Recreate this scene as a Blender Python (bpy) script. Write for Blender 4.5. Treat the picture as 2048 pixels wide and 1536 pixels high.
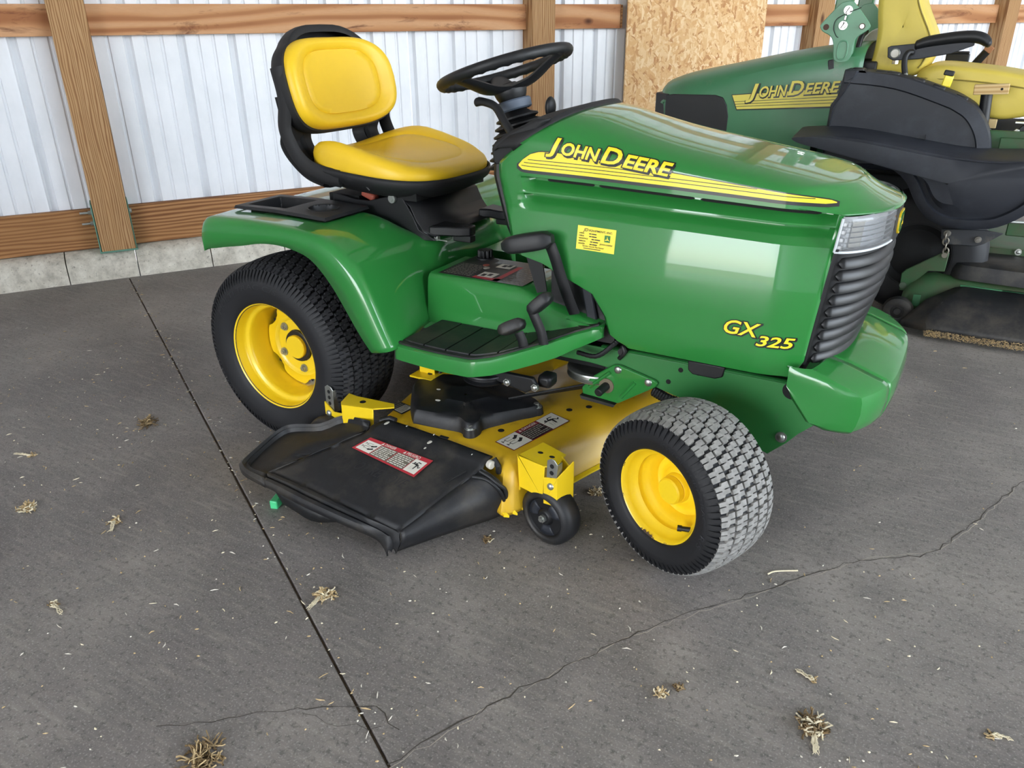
import bpy, math, random
import numpy as np
from mathutils import Vector, Matrix, Euler

SC = bpy.context.scene
COL = SC.collection
for o in list(bpy.data.objects):
    bpy.data.objects.remove(o)
R = math.radians
PI = math.pi
random.seed(7)
# The world is laid out in the lawn tractor's own frame: x forward, y to its left, z up, origin on the floor under its rear axle.
# The shed's back wall runs at WA to that axis; P(s, n, z) is a point in wall coordinates (s along the wall, n out into the shed).
WA = R(57.2)
O0 = Vector((-2.053, 0.42, 0)); S0 = Vector((math.cos(WA), math.sin(WA), 0)); N0 = Vector((math.sin(WA), -math.cos(WA), 0))
def P(s, n, z): return O0 + S0 * s + N0 * n + Vector((0, 0, z))

# ---------------------------------------------------------------- camera
cd = bpy.data.cameras.new('camera'); cam = bpy.data.objects.new('camera', cd); COL.objects.link(cam)
CP = (1.7310, -1.9940, 1.1960); YAW, PIT, ROL = -.5330, .4300, -.0110
f_ = Vector((math.sin(YAW) * math.cos(PIT), math.cos(YAW) * math.cos(PIT), -math.sin(PIT)))
r_ = Vector((math.cos(YAW), -math.sin(YAW), 0)); u_ = r_.cross(f_)
r2 = r_ * math.cos(ROL) + u_ * math.sin(ROL); u2 = -r_ * math.sin(ROL) + u_ * math.cos(ROL)
cam.matrix_world = Matrix(((r2.x, u2.x, -f_.x, CP[0]), (r2.y, u2.y, -f_.y, CP[1]), (r2.z, u2.z, -f_.z, CP[2]), (0, 0, 0, 1)))
cd.sensor_width = 36; cd.sensor_fit = 'HORIZONTAL'; cd.lens = 36 * 1569.6 / 2048; cd.clip_start = .05
SC.camera = cam

# ---------------------------------------------------------------- sky, exposure
w = bpy.data.worlds.new('sky'); SC.world = w; w.use_nodes = True
nt = w.node_tree; nt.nodes.clear()
sky = nt.nodes.new('ShaderNodeTexSky'); sky.sky_type = 'NISHITA'; sky.sun_disc = False
sky.sun_elevation = R(48); sky.sun_rotation = R(200); sky.air_density = 1.0; sky.dust_density = 3.0; sky.ozone_density = 1.0
mix = nt.nodes.new('ShaderNodeMix'); mix.data_type = 'RGBA'; mix.inputs['Factor'].default_value = .6
nt.links.new(sky.outputs[0], mix.inputs[6]); mix.inputs[7].default_value = (7.4, 8.0, 8.6, 1)
bg = nt.nodes.new('ShaderNodeBackground'); bg.inputs['Strength'].default_value = .6
out = nt.nodes.new('ShaderNodeOutputWorld')
nt.links.new(mix.outputs[2], bg.inputs[0]); nt.links.new(bg.outputs[0], out.inputs[0])
SC.view_settings.view_transform = 'Standard'; SC.view_settings.look = 'None'; SC.view_settings.gamma = 1
SC.view_settings.use_curve_mapping = False
SC.view_settings.exposure = 1.6
# the two doorways as light portals (they give no light of their own, they only guide the sampling of the sky)
def portal(name, c, nrm, w_, h_):
    l = bpy.data.lights.new(name, 'AREA'); l.shape = 'RECTANGLE'; l.size = w_; l.size_y = h_; l.cycles.is_portal = True
    o = bpy.data.objects.new(name, l); COL.objects.link(o); o.matrix_world = Matrix.Translation(c) @ nrm.to_track_quat('-Z', 'Z').to_matrix().to_4x4()
portal('left_doorway_portal', P(-6.0, 6.95, 1.62), S0, 4.1, 3.25); portal('front_opening_portal', P(6.9, 9.5, 1.95), -N0, 9.4, 3.9)
SC.cycles.max_bounces = 8; SC.cycles.diffuse_bounces = 5; SC.cycles.glossy_bounces = 4; SC.cycles.transmission_bounces = 6

# ---------------------------------------------------------------- mesh helpers
class B:
    """Collects shapes and links them as one mesh object."""
    def __init__(s): s.v = []; s.f = []; s.m = []; s.k = 0
    def add(s, vs, fs):
        n = len(s.v); s.v += [tuple(v) for v in vs]; s.f += [tuple(i + n for i in f) for f in fs]; s.m += [s.k] * len(fs); return s
    def grid(s, rows, cu=False, cv=False):
        a, b = len(rows), len(rows[0]); vs = [p for r in rows for p in r]; fs = []
        for i in range(a if cu else a - 1):
            for j in range(b if cv else b - 1):
                i2, j2 = (i + 1) % a, (j + 1) % b
                fs.append((i * b + j, i2 * b + j, i2 * b + j2, i * b + j2))
        return s.add(vs, fs)
    def box(s, c, d, rot=None):
        c = Vector(c); M = rot.to_matrix() if rot is not None else Matrix.Identity(3)
        vs = [c + M @ Vector((x * d[0] / 2, y * d[1] / 2, z * d[2] / 2)) for x in (-1, 1) for y in (-1, 1) for z in (-1, 1)]
        return s.add(vs, [(0, 1, 3, 2), (4, 6, 7, 5), (0, 4, 5, 1), (2, 3, 7, 6), (0, 2, 6, 4), (1, 5, 7, 3)])
    def hexa(s, a, b):
        """a, b: two loops of the same length joined and capped."""
        n = len(a); return s.add(list(a) + list(b), [tuple(range(n))[::-1], tuple(range(n, 2 * n))] + [(i, (i + 1) % n, n + (i + 1) % n, n + i) for i in range(n)])
    def prism(s, poly, axis, a, b):
        """poly of 2D points in the two other axes (in xyz order), swept from a to b along axis."""
        def mk(p, t): return {'x': (t, p[0], p[1]), 'y': (p[0], t, p[1]), 'z': (p[0], p[1], t)}[axis]
        return s.hexa([mk(p, a) for p in poly], [mk(p, b) for p in poly])
    def cyl(s, p0, p1, r0, r1=None, n=20, caps=True):
        p0, p1 = Vector(p0), Vector(p1); r1 = r0 if r1 is None else r1; d = (p1 - p0).normalized()
        a = d.orthogonal().normalized(); b = d.cross(a)
        A = [p0 + (a * math.cos(t) + b * math.sin(t)) * r0 for t in [2 * PI * i / n for i in range(n)]]
        Bq = [p1 + (a * math.cos(t) + b * math.sin(t)) * r1 for t in [2 * PI * i / n for i in range(n)]]
        if caps: return s.hexa(A, Bq)
        return s.add(A + Bq, [(i, (i + 1) % n, n + (i + 1) % n, n + i) for i in range(n)])
    def tube(s, pts, r, n=10, closed=False, caps=True, sq=None):
        pts = [Vector(p) for p in pts]; k = len(pts); rows = []; nrm = None
        for i in range(k):
            d = (pts[(i + 1) % k] - pts[i - 1]) if (closed or 0 < i < k - 1) else (pts[1] - pts[0] if i == 0 else pts[-1] - pts[-2])
            d.normalize()
            if nrm is None: nrm = (Vector(sq) if sq else d.orthogonal())
            nrm = (nrm - d * nrm.dot(d)).normalized(); b = d.cross(nrm)
            rr = r[i] if isinstance(r, (list, tuple)) and not isinstance(r, tuple) else r
            ra, rb = rr if isinstance(rr, tuple) else (rr, rr)
            rows.append([pts[i] + nrm * math.cos(2 * PI * j / n) * ra + b * math.sin(2 * PI * j / n) * rb for j in range(n)])
        s.grid(rows, cu=closed, cv=True)
        if caps and not closed:
            m = len(s.v); s.f.append(tuple(range(m - k * n, m - k * n + n))[::-1]); s.f.append(tuple(range(m - n, m))); s.m += [s.k] * 2
        return s
    def lathe(s, prof, c, ax, n=64, caps=False):
        """prof: (t along axis, radius)."""
        c, ax = Vector(c), Vector(ax).normalized(); a = ax.orthogonal().normalized(); b = ax.cross(a)
        rows = [[c + ax * t + (a * math.cos(2 * PI * j / n) + b * math.sin(2 * PI * j / n)) * r for j in range(n)] for t, r in prof]
        return s.grid(rows, cv=True)
    def ball(s, c, r, n=12, m=8):
        c = Vector(c); r = Vector(r) if not isinstance(r, (int, float)) else Vector((r, r, r))
        rows = [[c + Vector((r.x * math.sin(PI * i / m) * math.cos(2 * PI * j / n), r.y * math.sin(PI * i / m) * math.sin(2 * PI * j / n), r.z * math.cos(PI * i / m))) for j in range(n)] for i in range(m + 1)]
        return s.grid(rows, cv=True)
    def obj(s, name, mat, parent=None, bevel=0, seg=2, smooth=35, solid=0, sub=0, **props):
        me = bpy.data.meshes.new(name); me.from_pydata(s.v, [], s.f); me.validate()
        for m in (mat if isinstance(mat, (list, tuple)) else [mat]): me.materials.append(m)
        if max(s.m, default=0): me.polygons.foreach_set('material_index', s.m[:len(me.polygons)])
        return link(name, me, parent, bevel, seg, smooth, solid, sub, **props)

def link(name, me, parent=None, bevel=0, seg=2, smooth=35, solid=0, sub=0, fixn=True, **props):
    if fixn:
        import bmesh
        bm = bmesh.new(); bm.from_mesh(me); bmesh.ops.remove_doubles(bm, verts=bm.verts, dist=1e-6)
        bmesh.ops.recalc_face_normals(bm, faces=bm.faces); bm.to_mesh(me); bm.free()
    if smooth:
        me.polygons.foreach_set('use_smooth', [True] * len(me.polygons)); me.set_sharp_from_angle(angle=R(smooth))
    o = bpy.data.objects.new(name, me); COL.objects.link(o)
    if solid:
        md = o.modifiers.new('solid', 'SOLIDIFY'); md.thickness = solid; md.offset = -1
    if bevel:
        md = o.modifiers.new('bevel', 'BEVEL'); md.width = bevel; md.segments = seg; md.limit_method = 'ANGLE'; md.angle_limit = R(30); md.harden_normals = False
    if sub:
        md = o.modifiers.new('sub', 'SUBSURF'); md.levels = sub; md.render_levels = sub
    par(o, parent)
    for k, v in props.items(): o[k] = v
    return o
def wm(o):
    m = o.matrix_basis.copy()
    while o.parent: m = o.parent.matrix_basis @ (o.matrix_parent_inverse @ m); o = o.parent
    return m
def par(o, parent):
    if parent is not None:
        o.parent = parent; o.matrix_parent_inverse = wm(parent).inverted()
def empty(name, loc, label=None, cat=None, group=None, parent=None, kind=None):
    o = bpy.data.objects.new(name, None); COL.objects.link(o); o.location = loc; o.empty_display_size = .05
    tag(o, label, cat, group, kind); par(o, parent); return o
def tag(o, label=None, cat=None, group=None, kind=None):
    if label: o['label'] = label
    if cat: o['category'] = cat
    if group: o['group'] = group
    if kind: o['kind'] = kind
    return o
def copy_to(o, M, parent=None, name=None):
    c = o.copy(); COL.objects.link(c)
    c.parent = None; c.matrix_parent_inverse = Matrix.Identity(4); c.matrix_basis = M
    par(c, parent); return c
def sm(x, a, b):
    t = min(1, max(0, (x - a) / (b - a))); return t * t * (3 - 2 * t)
def lerp(a, b, t): return a + (b - a) * t
def pl(x, pts):
    """piecewise linear"""
    return float(np.interp(x, [p[0] for p in pts], [p[1] for p in pts]))
def smooth_path(pts, n=8, closed=False):
    """Catmull-Rom through the points."""
    pts = [Vector(p) for p in pts]; k = len(pts); o = []
    for i in range(k if closed else k - 1):
        p1, p2 = pts[i], pts[(i + 1) % k]
        p0 = pts[i - 1] if (closed or i > 0) else p1 * 2 - p2; p3 = pts[(i + 2) % k] if (closed or i + 2 < k) else p2 * 2 - p1
        for j in range(n):
            t = j / n
            o.append(.5 * ((2 * p1) + (p2 - p0) * t + (2 * p0 - 5 * p1 + 4 * p2 - p3) * t * t + (3 * p1 - p0 - 3 * p2 + p3) * t ** 3))
    if not closed: o.append(pts[-1])
    return o

# ---------------------------------------------------------------- materials
def lin(c): return tuple(((x / 12.92) if x <= .04045 else ((x + .055) / 1.055) ** 2.4) for x in c)
def rgb(h): return lin(tuple(int(h[i:i + 2], 16) / 255 for i in (0, 2, 4))) + (1,)
class NT:
    def __init__(s, name):
        s.m = bpy.data.materials.new(name); s.m.use_nodes = True; s.t = s.m.node_tree; s.t.nodes.clear()
        s.out = s.n('ShaderNodeOutputMaterial'); s.b = s.n('ShaderNodeBsdfPrincipled'); s.l(s.b.outputs[0], s.out.inputs[0])
    def n(s, t, **k):
        x = s.t.nodes.new(t)
        for a, b in k.items(): setattr(x, a, b)
        return x
    def l(s, a, b): s.t.links.new(a, b)
    def co(s, scale=(1, 1, 1), rot=(0, 0, 0), loc=(0, 0, 0), kind='Object'):
        tc = s.n('ShaderNodeTexCoord'); mp = s.n('ShaderNodeMapping'); mp.inputs['Scale'].default_value = scale; mp.inputs['Rotation'].default_value = rot; mp.inputs['Location'].default_value = loc
        s.l(tc.outputs[kind], mp.inputs[0]); return mp.outputs[0]
    def noise(s, co, scale=5, detail=4, rough=.55, dist=0):
        x = s.n('ShaderNodeTexNoise'); x.inputs['Scale'].default_value = scale; x.inputs['Detail'].default_value = detail
        x.inputs['Roughness'].default_value = rough; x.inputs['Distortion'].default_value = dist; s.l(co, x.inputs['Vector']); return x.outputs['Fac']
    def ramp(s, fac, stops, interp='LINEAR'):
        x = s.n('ShaderNodeValToRGB'); x.color_ramp.interpolation = interp
        while len(x.color_ramp.elements) < len(stops): x.color_ramp.elements.new(.5)
        for e, (p, c) in zip(x.color_ramp.elements, stops): e.position = p; e.color = c if len(c) == 4 else tuple(c) + (1,)
        s.l(fac, x.inputs[0]); return x.outputs[0]
    def mixc(s, fac, a, b, mode='MIX'):
        x = s.n('ShaderNodeMix'); x.data_type = 'RGBA'; x.blend_type = mode
        for q, i in ((fac, 0), (a, 6), (b, 7)):
            if hasattr(q, 'links'): s.l(q, x.inputs[i])
            else: x.inputs[i].default_value = q
        return x.outputs[2]
    def math(s, op, a, b=None):
        x = s.n('ShaderNodeMath'); x.operation = op
        for q, i in ((a, 0), (b, 1)):
            if q is None: continue
            if hasattr(q, 'links'): s.l(q, x.inputs[i])
            else: x.inputs[i].default_value = q
        return x.outputs[0]
    def bump(s, h, strength=.3, dist=.002):
        x = s.n('ShaderNodeBump'); x.inputs['Strength'].default_value = strength; x.inputs['Distance'].default_value = dist
        s.l(h, x.inputs['Height']); s.l(x.outputs[0], s.b.inputs['Normal'])
    def set(s, **k):
        for a, v in k.items():
            i = s.b.inputs[a.replace('_', ' ')]
            if hasattr(v, 'links'): s.l(v, i)
            else: i.default_value = v
        return s
def simple(name, hexc, rough=.5, metal=0, coat=0, coatr=.05, var=.0, vs=8, bump=0, bs=200, spec=.5, dirt=None, dscale=3, dlo=.55, dhi=.75):
    t = NT(name); c = rgb(hexc); co = t.co()
    col = c
    if var:
        n = t.noise(co, vs, 5); k = [max(0, x * (1 - var)) for x in c[:3]]; h = [min(1, x * (1 + var)) for x in c[:3]]
        col = t.ramp(n, [(.3, k), (.7, h)])
    if dirt:
        m = t.ramp(t.noise(co, dscale, 9, .68), [(dlo, (0, 0, 0)), (dhi, (1, 1, 1))]); col = t.mixc(m, col, rgb(dirt))
    t.set(Base_Color=col, Roughness=rough, Metallic=metal, Coat_Weight=coat, Coat_Roughness=coatr, Specular_IOR_Level=spec)
    if bump: t.bump(t.noise(co, bs, 3), bump, .001)
    return t.m
GREEN = simple('green_paint', '2c7d38', .3, coat=.9, coatr=.035, var=.05, vs=3, spec=.2)
GREEN_FRAME = simple('green_frame_paint', '2b7438', .42, coat=.35, coatr=.15, var=.08, vs=6, dirt='4a5a45', dscale=7, dlo=.62, dhi=.8)
GREEN_OLD = simple('faded_green_paint', '38774e', .5, coat=.35, coatr=.2, var=.08, vs=5, dirt='70806a', dscale=6, dlo=.6, dhi=.85)
GREEN_DIRTY = simple('dirty_green_paint', '2c5a33', .6, var=.1, vs=6, dirt='4a4a35', dscale=5, dlo=.4, dhi=.7)
YELLOW = simple('yellow_paint', 'f4d01e', .4, coat=.4, coatr=.12, var=.03)
YELLOW_DECK = simple('worn_yellow_deck_paint', 'd6ab1e', .45, coat=.3, coatr=.2, var=.06, vs=4, dirt='7a5a22', dscale=9, dlo=.58, dhi=.85)
VINYL = simple('yellow_vinyl', 'f0c526', .42, var=.04, vs=5, bump=.12, bs=900)
HINGE = simple('pale_green_paint', '5f9474', .5, coat=.2, coatr=.2, var=.08, vs=9)
VINYL_OLD = simple('faded_yellow_vinyl', 'd2bc52', .5, var=.06, vs=6, bump=.15, bs=500, dirt='a08a3a', dscale=7, dlo=.6, dhi=.9)
BLACK = simple('black_plastic', '161719', .5, var=.1, bump=.2, bs=1200)
BLACK_GRAIN = simple('grained_black_plastic', '1a1a1c', .62, var=.1, bump=.5, bs=900)
BLACK_GLOSS = simple('gloss_black_paint', '101114', .48)
BLACK_DUSTY = simple('dusty_black_plastic', '191a1d', .5, var=.2, vs=40, bump=.3, bs=700, dirt='4e483f', dscale=7, dlo=.48, dhi=.82)
CHARCOAL = simple('charcoal_plastic', '20232b', .5, var=.06, bump=.2, bs=900, dirt='3c4048', dscale=3, dlo=.5, dhi=.8)
DARK = simple('dark_void', '08090a', .8)
RUBBER = simple('tire_rubber', '131418', .62, var=.15, vs=10, bump=.2, bs=400)
TREAD = simple('dusty_tread_rubber', '303033', .8, var=.35, vs=60, bump=.3, bs=600)
TREAD_F = simple('dry_dusty_tread_rubber', '85837f', .85, var=.25, vs=70, bump=.3, bs=600)
STEEL = simple('zinc_plated_steel', 'b8bbb6', .35, metal=.9, var=.1, vs=40)
CHROME = simple('bright_steel', 'dcdcd8', .2, metal=1)
GREYBLUE = simple('grey_blue_plastic', '5a6472', .55)
DECAL_Y = simple('yellow_decal', 'fbe42e', .35, coat=.3)
DECAL_K = simple('black_decal', '15171a', .4, coat=.3)
STICKER_W = simple('white_sticker', 'dcd8cc', .5)
STICKER_R = simple('red_sticker', 'b5303a', .5)
STICKER_K = simple('dark_print', '2a2828', .6)
STICKER_G = simple('green_print', '2c7a34', .5)
ORANGE = simple('red_orange_plastic', '9a4a38', .6)
# ================================================================ SETTING
def wood(name, light, dark, axis='x', scale=9, dist=5, knot=.5, ring=.55, var='b98a55', stain=None, stretch=.09):
    t = NT(name)
    st = {'x': (stretch, 1, 1), 'z': (1, 1, stretch)}[axis]
    oi = t.n('ShaderNodeObjectInfo'); ofs = t.n('ShaderNodeVectorMath'); ofs.operation = 'SCALE'; ofs.inputs[3].default_value = 7.3
    cmb = t.n('ShaderNodeCombineXYZ')
    for i in range(3): t.l(oi.outputs['Random'], cmb.inputs[i])
    t.l(cmb.outputs[0], ofs.inputs[0])
    tc = t.n('ShaderNodeTexCoord'); ad = t.n('ShaderNodeVectorMath'); ad.operation = 'ADD'; t.l(tc.outputs['Object'], ad.inputs[0]); t.l(ofs.outputs[0], ad.inputs[1])
    mp = t.n('ShaderNodeMapping'); mp.inputs['Scale'].default_value = st; t.l(ad.outputs[0], mp.inputs[0]); co = mp.outputs[0]
    big = t.noise(co, 7, 2, .5)
    wv = t.n('ShaderNodeTexWave'); wv.wave_type = 'BANDS'; wv.bands_direction = 'X' if axis == 'z' else 'Z'
    wv.inputs['Scale'].default_value = scale; wv.inputs['Distortion'].default_value = dist; wv.inputs['Detail'].default_value = 2; wv.inputs['Detail Scale'].default_value = 1.2; wv.inputs['Detail Roughness'].default_value = .4
    t.l(co, wv.inputs['Vector'])
    fine = t.noise(co, 160, 3, .6)
    g = t.ramp(wv.outputs['Fac'], [(.1, rgb(light)), (ring, rgb(var)), (.95, rgb(dark))])
    g = t.mixc(t.math('MULTIPLY', fine, .35), g, rgb(dark))
    g = t.mixc(t.ramp(big, [(.35, (0, 0, 0)), (.7, (.45, .45, .45))]), g, rgb(var))
    vo = t.n('ShaderNodeTexVoronoi'); vo.inputs['Scale'].default_value = 3.4
    mk = t.n('ShaderNodeMapping'); mk.inputs['Scale'].default_value = {'x': (.55, 1, 1.0), 'z': (1, 1, .45)}[axis]; t.l(ad.outputs[0], mk.inputs[0]); t.l(mk.outputs[0], vo.inputs['Vector'])
    k = t.ramp(vo.outputs['Distance'], [(.03, (1, 1, 1)), (.085, (0, 0, 0))])
    g = t.mixc(t.math('MULTIPLY', k, knot), g, rgb('4a2a1a'))
    if stain:
        sc = t.n('ShaderNodeMapping'); sc.inputs['Scale'].default_value = (1.4, 1, 9) if axis == 'x' else (9, 1, 1.4); t.l(ad.outputs[0], sc.inputs[0])
        m = t.ramp(t.noise(sc.outputs[0], 1.6, 6, .7, .8), [(.56, (0, 0, 0)), (.68, (1, 1, 1))]); g = t.mixc(t.math('MULTIPLY', m, .8), g, rgb(stain))
    t.set(Base_Color=g, Roughness=.75, Specular_IOR_Level=.3); t.bump(wv.outputs['Fac'], .15, .002)
    return t.m
W_POST = wood('post_wood', 'bd9a70', '80593a', 'z', 30, 9, .9, .6, 'ad8558')
W_GIRT = wood('girt_wood', 'cfa27a', '9a6440', 'x', 3.2, 13, .95, .6, 'bf8c60', stain='5e3424', stretch=.17)
W_SKIRT = wood('skirt_wood', 'b08358', '744a2c', 'x', 16, 8, .3, .5, '9d7044')
t = NT('white_steel_siding'); co = t.co((1, 1, .5)); n = t.noise(co, 5, 5, .6)
t.set(Base_Color=t.ramp(n, [(.3, rgb('dcdfe3')), (.6, rgb('e9ebef'))]), Roughness=.38, Specular_IOR_Level=.5); t.bump(t.noise(co, 6, 2), .05, .004); SIDING = t.m
t = NT('curb_concrete'); co = t.co(); n = t.noise(co, 14, 9, .7); v = t.noise(co, 60, 6, .7)
c = t.ramp(n, [(.3, rgb('9f998c')), (.5, rgb('cac4b6')), (.7, rgb('e2ddd0'))]); c = t.mixc(t.ramp(v, [(.3, (.9, .9, .9)), (.42, (0, 0, 0))]), c, rgb('6f6a60'))
t.set(Base_Color=c, Roughness=.9); t.bump(v, .6, .006); CURB = t.m
t = NT('slab_concrete'); co = t.co()
a = t.noise(co, 1.6, 5, .6, .4); b_ = t.noise(co, 7, 8, .65); sp = t.noise(co, 70, 5, .7); st = t.noise(t.co((2, 14, 2), (0, 0, R(28))), 5, 4)
c = t.ramp(a, [(.32, rgb('696462')), (.5, rgb('807a76')), (.68, rgb('948d87'))])
c = t.mixc(t.ramp(b_, [(.35, (.55, .55, .55)), (.6, (0, 0, 0))]), c, rgb('6b6864'))
c = t.mixc(t.ramp(st, [(.5, (0, 0, 0)), (.75, (.35, .35, .35))]), c, rgb('a8a296'))
c = t.mixc(t.ramp(sp, [(.36, (.7, .7, .7)), (.47, (0, 0, 0))]), c, rgb('565350'))
c = t.mixc(t.ramp(t.noise(co, 240, 2, .5), [(.55, (0, 0, 0)), (.72, (.5, .5, .5))]), c, rgb('bab6ae'))
t.set(Base_Color=c, Roughness=t.ramp(b_, [(.3, (.5, .5, .5)), (.7, (.72, .72, .72))]), Specular_IOR_Level=.4); t.bump(sp, .22, .002); SLAB = t.m
t = NT('strand_board'); base = None
def flakes(t, scale, rot, stretch):
    co = t.co((1, 1, 1), (0, rot, 0)); wp = t.n('ShaderNodeMapping'); wp.inputs['Scale'].default_value = (stretch, 1, 1); t.l(co, wp.inputs[0])
    wn = t.n('ShaderNodeTexNoise'); wn.inputs['Scale'].default_value = 9; t.l(co, wn.inputs['Vector'])
    ad = t.n('ShaderNodeMix'); ad.data_type = 'RGBA'; ad.blend_type = 'ADD'; ad.inputs[0].default_value = .06; t.l(wp.outputs[0], ad.inputs[6]); t.l(wn.outputs['Color'], ad.inputs[7])
    v = t.n('ShaderNodeTexVoronoi'); v.inputs['Scale'].default_value = scale; t.l(ad.outputs[2], v.inputs['Vector'])
    s = t.n('ShaderNodeSeparateColor'); t.l(v.outputs['Color'], s.inputs[0]); return s.outputs[0], v.outputs['Distance']
f1, d1 = flakes(t, 44, .35, .22); f2, d2 = flakes(t, 52, -.8, .2); f3, d3 = flakes(t, 48, 1.5, .22)
sel = t.noise(t.co(), 26, 2); sel2 = t.noise(t.co(loc=(5, 3, 1)), 24, 2)
st_ = [(.03, rgb('b07c48')), (.25, rgb('cfa068')), (.6, rgb('d8b07c')), (.97, rgb('e4c698'))]
c = t.mixc(t.ramp(sel, [(.46, (0, 0, 0)), (.5, (1, 1, 1))]), t.ramp(f1, st_), t.ramp(f2, st_)); c = t.mixc(t.ramp(sel2, [(.5, (0, 0, 0)), (.54, (1, 1, 1))]), c, t.ramp(f3, st_))
c = t.mixc(t.ramp(t.noise(t.co((1, 1, 3)), 40, 5, .7), [(.6, (0, 0, 0)), (.72, (.6, .6, .6))]), c, rgb('a8703a'))
t.set(Base_Color=c, Roughness=.65); t.bump(f1, .2, .002); OSB = t.m
INK = simple('stamp_ink', '3a2c20', .8)
BRKT = simple('green_bracket_paint', '5f8a78', .5, dirt='6a5a48', dscale=12)
JOINT = simple('dirt_in_joint', '5a4d3e', .95, var=.3, vs=60)
CRACK = simple('crack_shadow', '4b463f', .95, var=.2, vs=50)
ROOF = simple('roof_sheet', 'd6d8da', .5, var=.05)
GROUND = simple('gravel_yard', 'a59c8a', .95, var=.15, vs=2)

TW = Matrix.Translation(O0) @ Matrix.Rotation(WA, 4, 'Z')          # wall-local: x = s, y = -n
def wobj(b, name, mat, parent, loc, bevel=0, **k):
    """a mesh in its own plank-local axes, set into the wall at s, n, z"""
    o = b.obj(name, mat, None, bevel=bevel, **k); o.matrix_basis = TW @ Matrix.Translation((loc[0], -loc[1], loc[2])); par(o, parent); return o

# floor: two slabs with the sawn joint between them
fl = empty('floor', (0, 0, 0), kind='structure')
ja, jb = Vector((-1.977, .40, 0)), Vector((1.04, -1.262, 0)); jd = (jb - ja).normalized(); jn = Vector((-jd.y, jd.x, 0))
j0, j1 = ja - jd * 1.2, ja + jd * 9.5
def slab(side):
    a = j0 + jn * .0028 * side; b = j1 + jn * .0028 * side; L = 14 * side
    rows = []
    poly = [a, b, b + jn * L, a + jn * L]
    return B().hexa([p + Vector((0, 0, -.12)) for p in poly], [p for p in poly])
for sd in (1, -1): slab(sd).obj('slab', SLAB, fl, bevel=.003, smooth=0)
B().box((j0 + j1) / 2 + Vector((0, 0, -.03)), ((j1 - j0).length, .012, .045), Euler((0, 0, math.atan2(jd.y, jd.x)))).obj('joint_fill', JOINT, fl, smooth=0)
def crack(pts, w, name='crack', mat=None, jit=.006, z=.0006):
    path = []; rnd = random.Random(len(pts) * 17 + int(abs(pts[0][0]) * 100))
    for (x0, y0), (x1, y1) in zip(pts, pts[1:]):
        k = max(2, int(math.hypot(x1 - x0, y1 - y0) / .022))
        for i in range(k): path.append((x0 + (x1 - x0) * i / k + rnd.uniform(-jit, jit), y0 + (y1 - y0) * i / k + rnd.uniform(-jit, jit)))
    path.append(pts[-1]); A, Bq = [], []
    for i, p in enumerate(path):
        q0, q1 = path[max(0, i - 1)], path[min(len(path) - 1, i + 1)]; d = Vector((q1[0] - q0[0], q1[1] - q0[1], 0)).normalized(); n = Vector((-d.y, d.x, 0))
        ww = w * rnd.uniform(.35, 1.2); A.append(Vector((p[0], p[1], z)) + n * ww); Bq.append(Vector((p[0], p[1], z)) - n * ww)
    return B().grid([A, Bq]).obj(name, mat or CRACK, fl)
crack([(1.03, -1.262), (1.06, -1.19), (1.13, -1.034), (1.267, -.767), (1.36, -.63), (1.451, -.506), (1.56, -.36), (1.667, -.225), (1.75, -.17), (1.822, -.103), (1.90, .09), (2.014, .394), (2.2, .8)], .0016)
crack([(1.00, -1.19), (.93, -1.17), (.86, -1.21), (.78, -1.26), (.70, -1.33), (.60, -1.41)], .0011)
crack([(.97, -1.2), (.90, -1.235), (.82, -1.25)], .0007)
CHALK = simple('pale_crack_edge', 'b0a698', .95)
crack([(1.04, -1.262), (1.07, -1.19), (1.14, -1.02), (1.28, -.75), (1.47, -.49), (1.68, -.21), (1.83, -.09), (1.91, .10), (2.02, .40)], .0009, mat=CHALK, z=.0004)

# back wall: curb of concrete blocks, posts, girts, siding panels
wb = empty('wall_back', O0, kind='structure')
for s0, s1 in ((-6.0, -3.0), (-3.0, -1.6), (-1.6, -.94), (-.94, -.255), (-.255, .075), (.075, .445), (.445, .84), (.84, 1.24), (1.24, 1.63), (1.63, 2.03), (2.03, 2.43), (2.43, 2.83), (2.83, 3.6), (3.6, 4.4), (4.4, 5.2), (5.2, 6.0), (6.0, 6.8), (6.8, 7.6), (7.6, 8.6), (8.6, 10.2), (10.2, 12.0)):
    prof = [(0, -.02), (0, .085), (-.008, .105), (-.02, .12), (-.05, .138), (-.10, .146), (-.34, .148), (-.34, -.02)]
    k = max(2, int((s1 - s0) / .03)); rows = []; rr = random.Random(int(s0 * 100))
    for i in range(k + 1):
        s = lerp(s0 + .0025, s1 - .0025, i / k); j = rr.uniform(-.006, .006)
        rows.append([(s, -(n + (j if 0 < q < 5 else 0)), z + (j * .8 if 2 <= q < 5 else 0)) for q, (n, z) in enumerate(prof)])
    b = B().grid(rows, cv=True); m = len(prof); b.f += [tuple(range(m)), tuple(range(k * m, k * m + m))]; b.m += [0, 0]
    wobj(b, 'block', CURB, wb, (0, 0, 0), smooth=40)
def plank(name, s0, s1, z0, z1, n, th, mat, bev=.002):
    L, H = s1 - s0, z1 - z0
    return wobj(B().box((0, 0, 0), (L, th, H)), name, mat, wb, ((s0 + s1) / 2, n - th / 2, (z0 + z1) / 2), bevel=bev, smooth=0)
POSTS = [(-.078, .082), (2.448, 2.602), (4.745, 4.9), (6.865, 7.02)]
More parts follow.
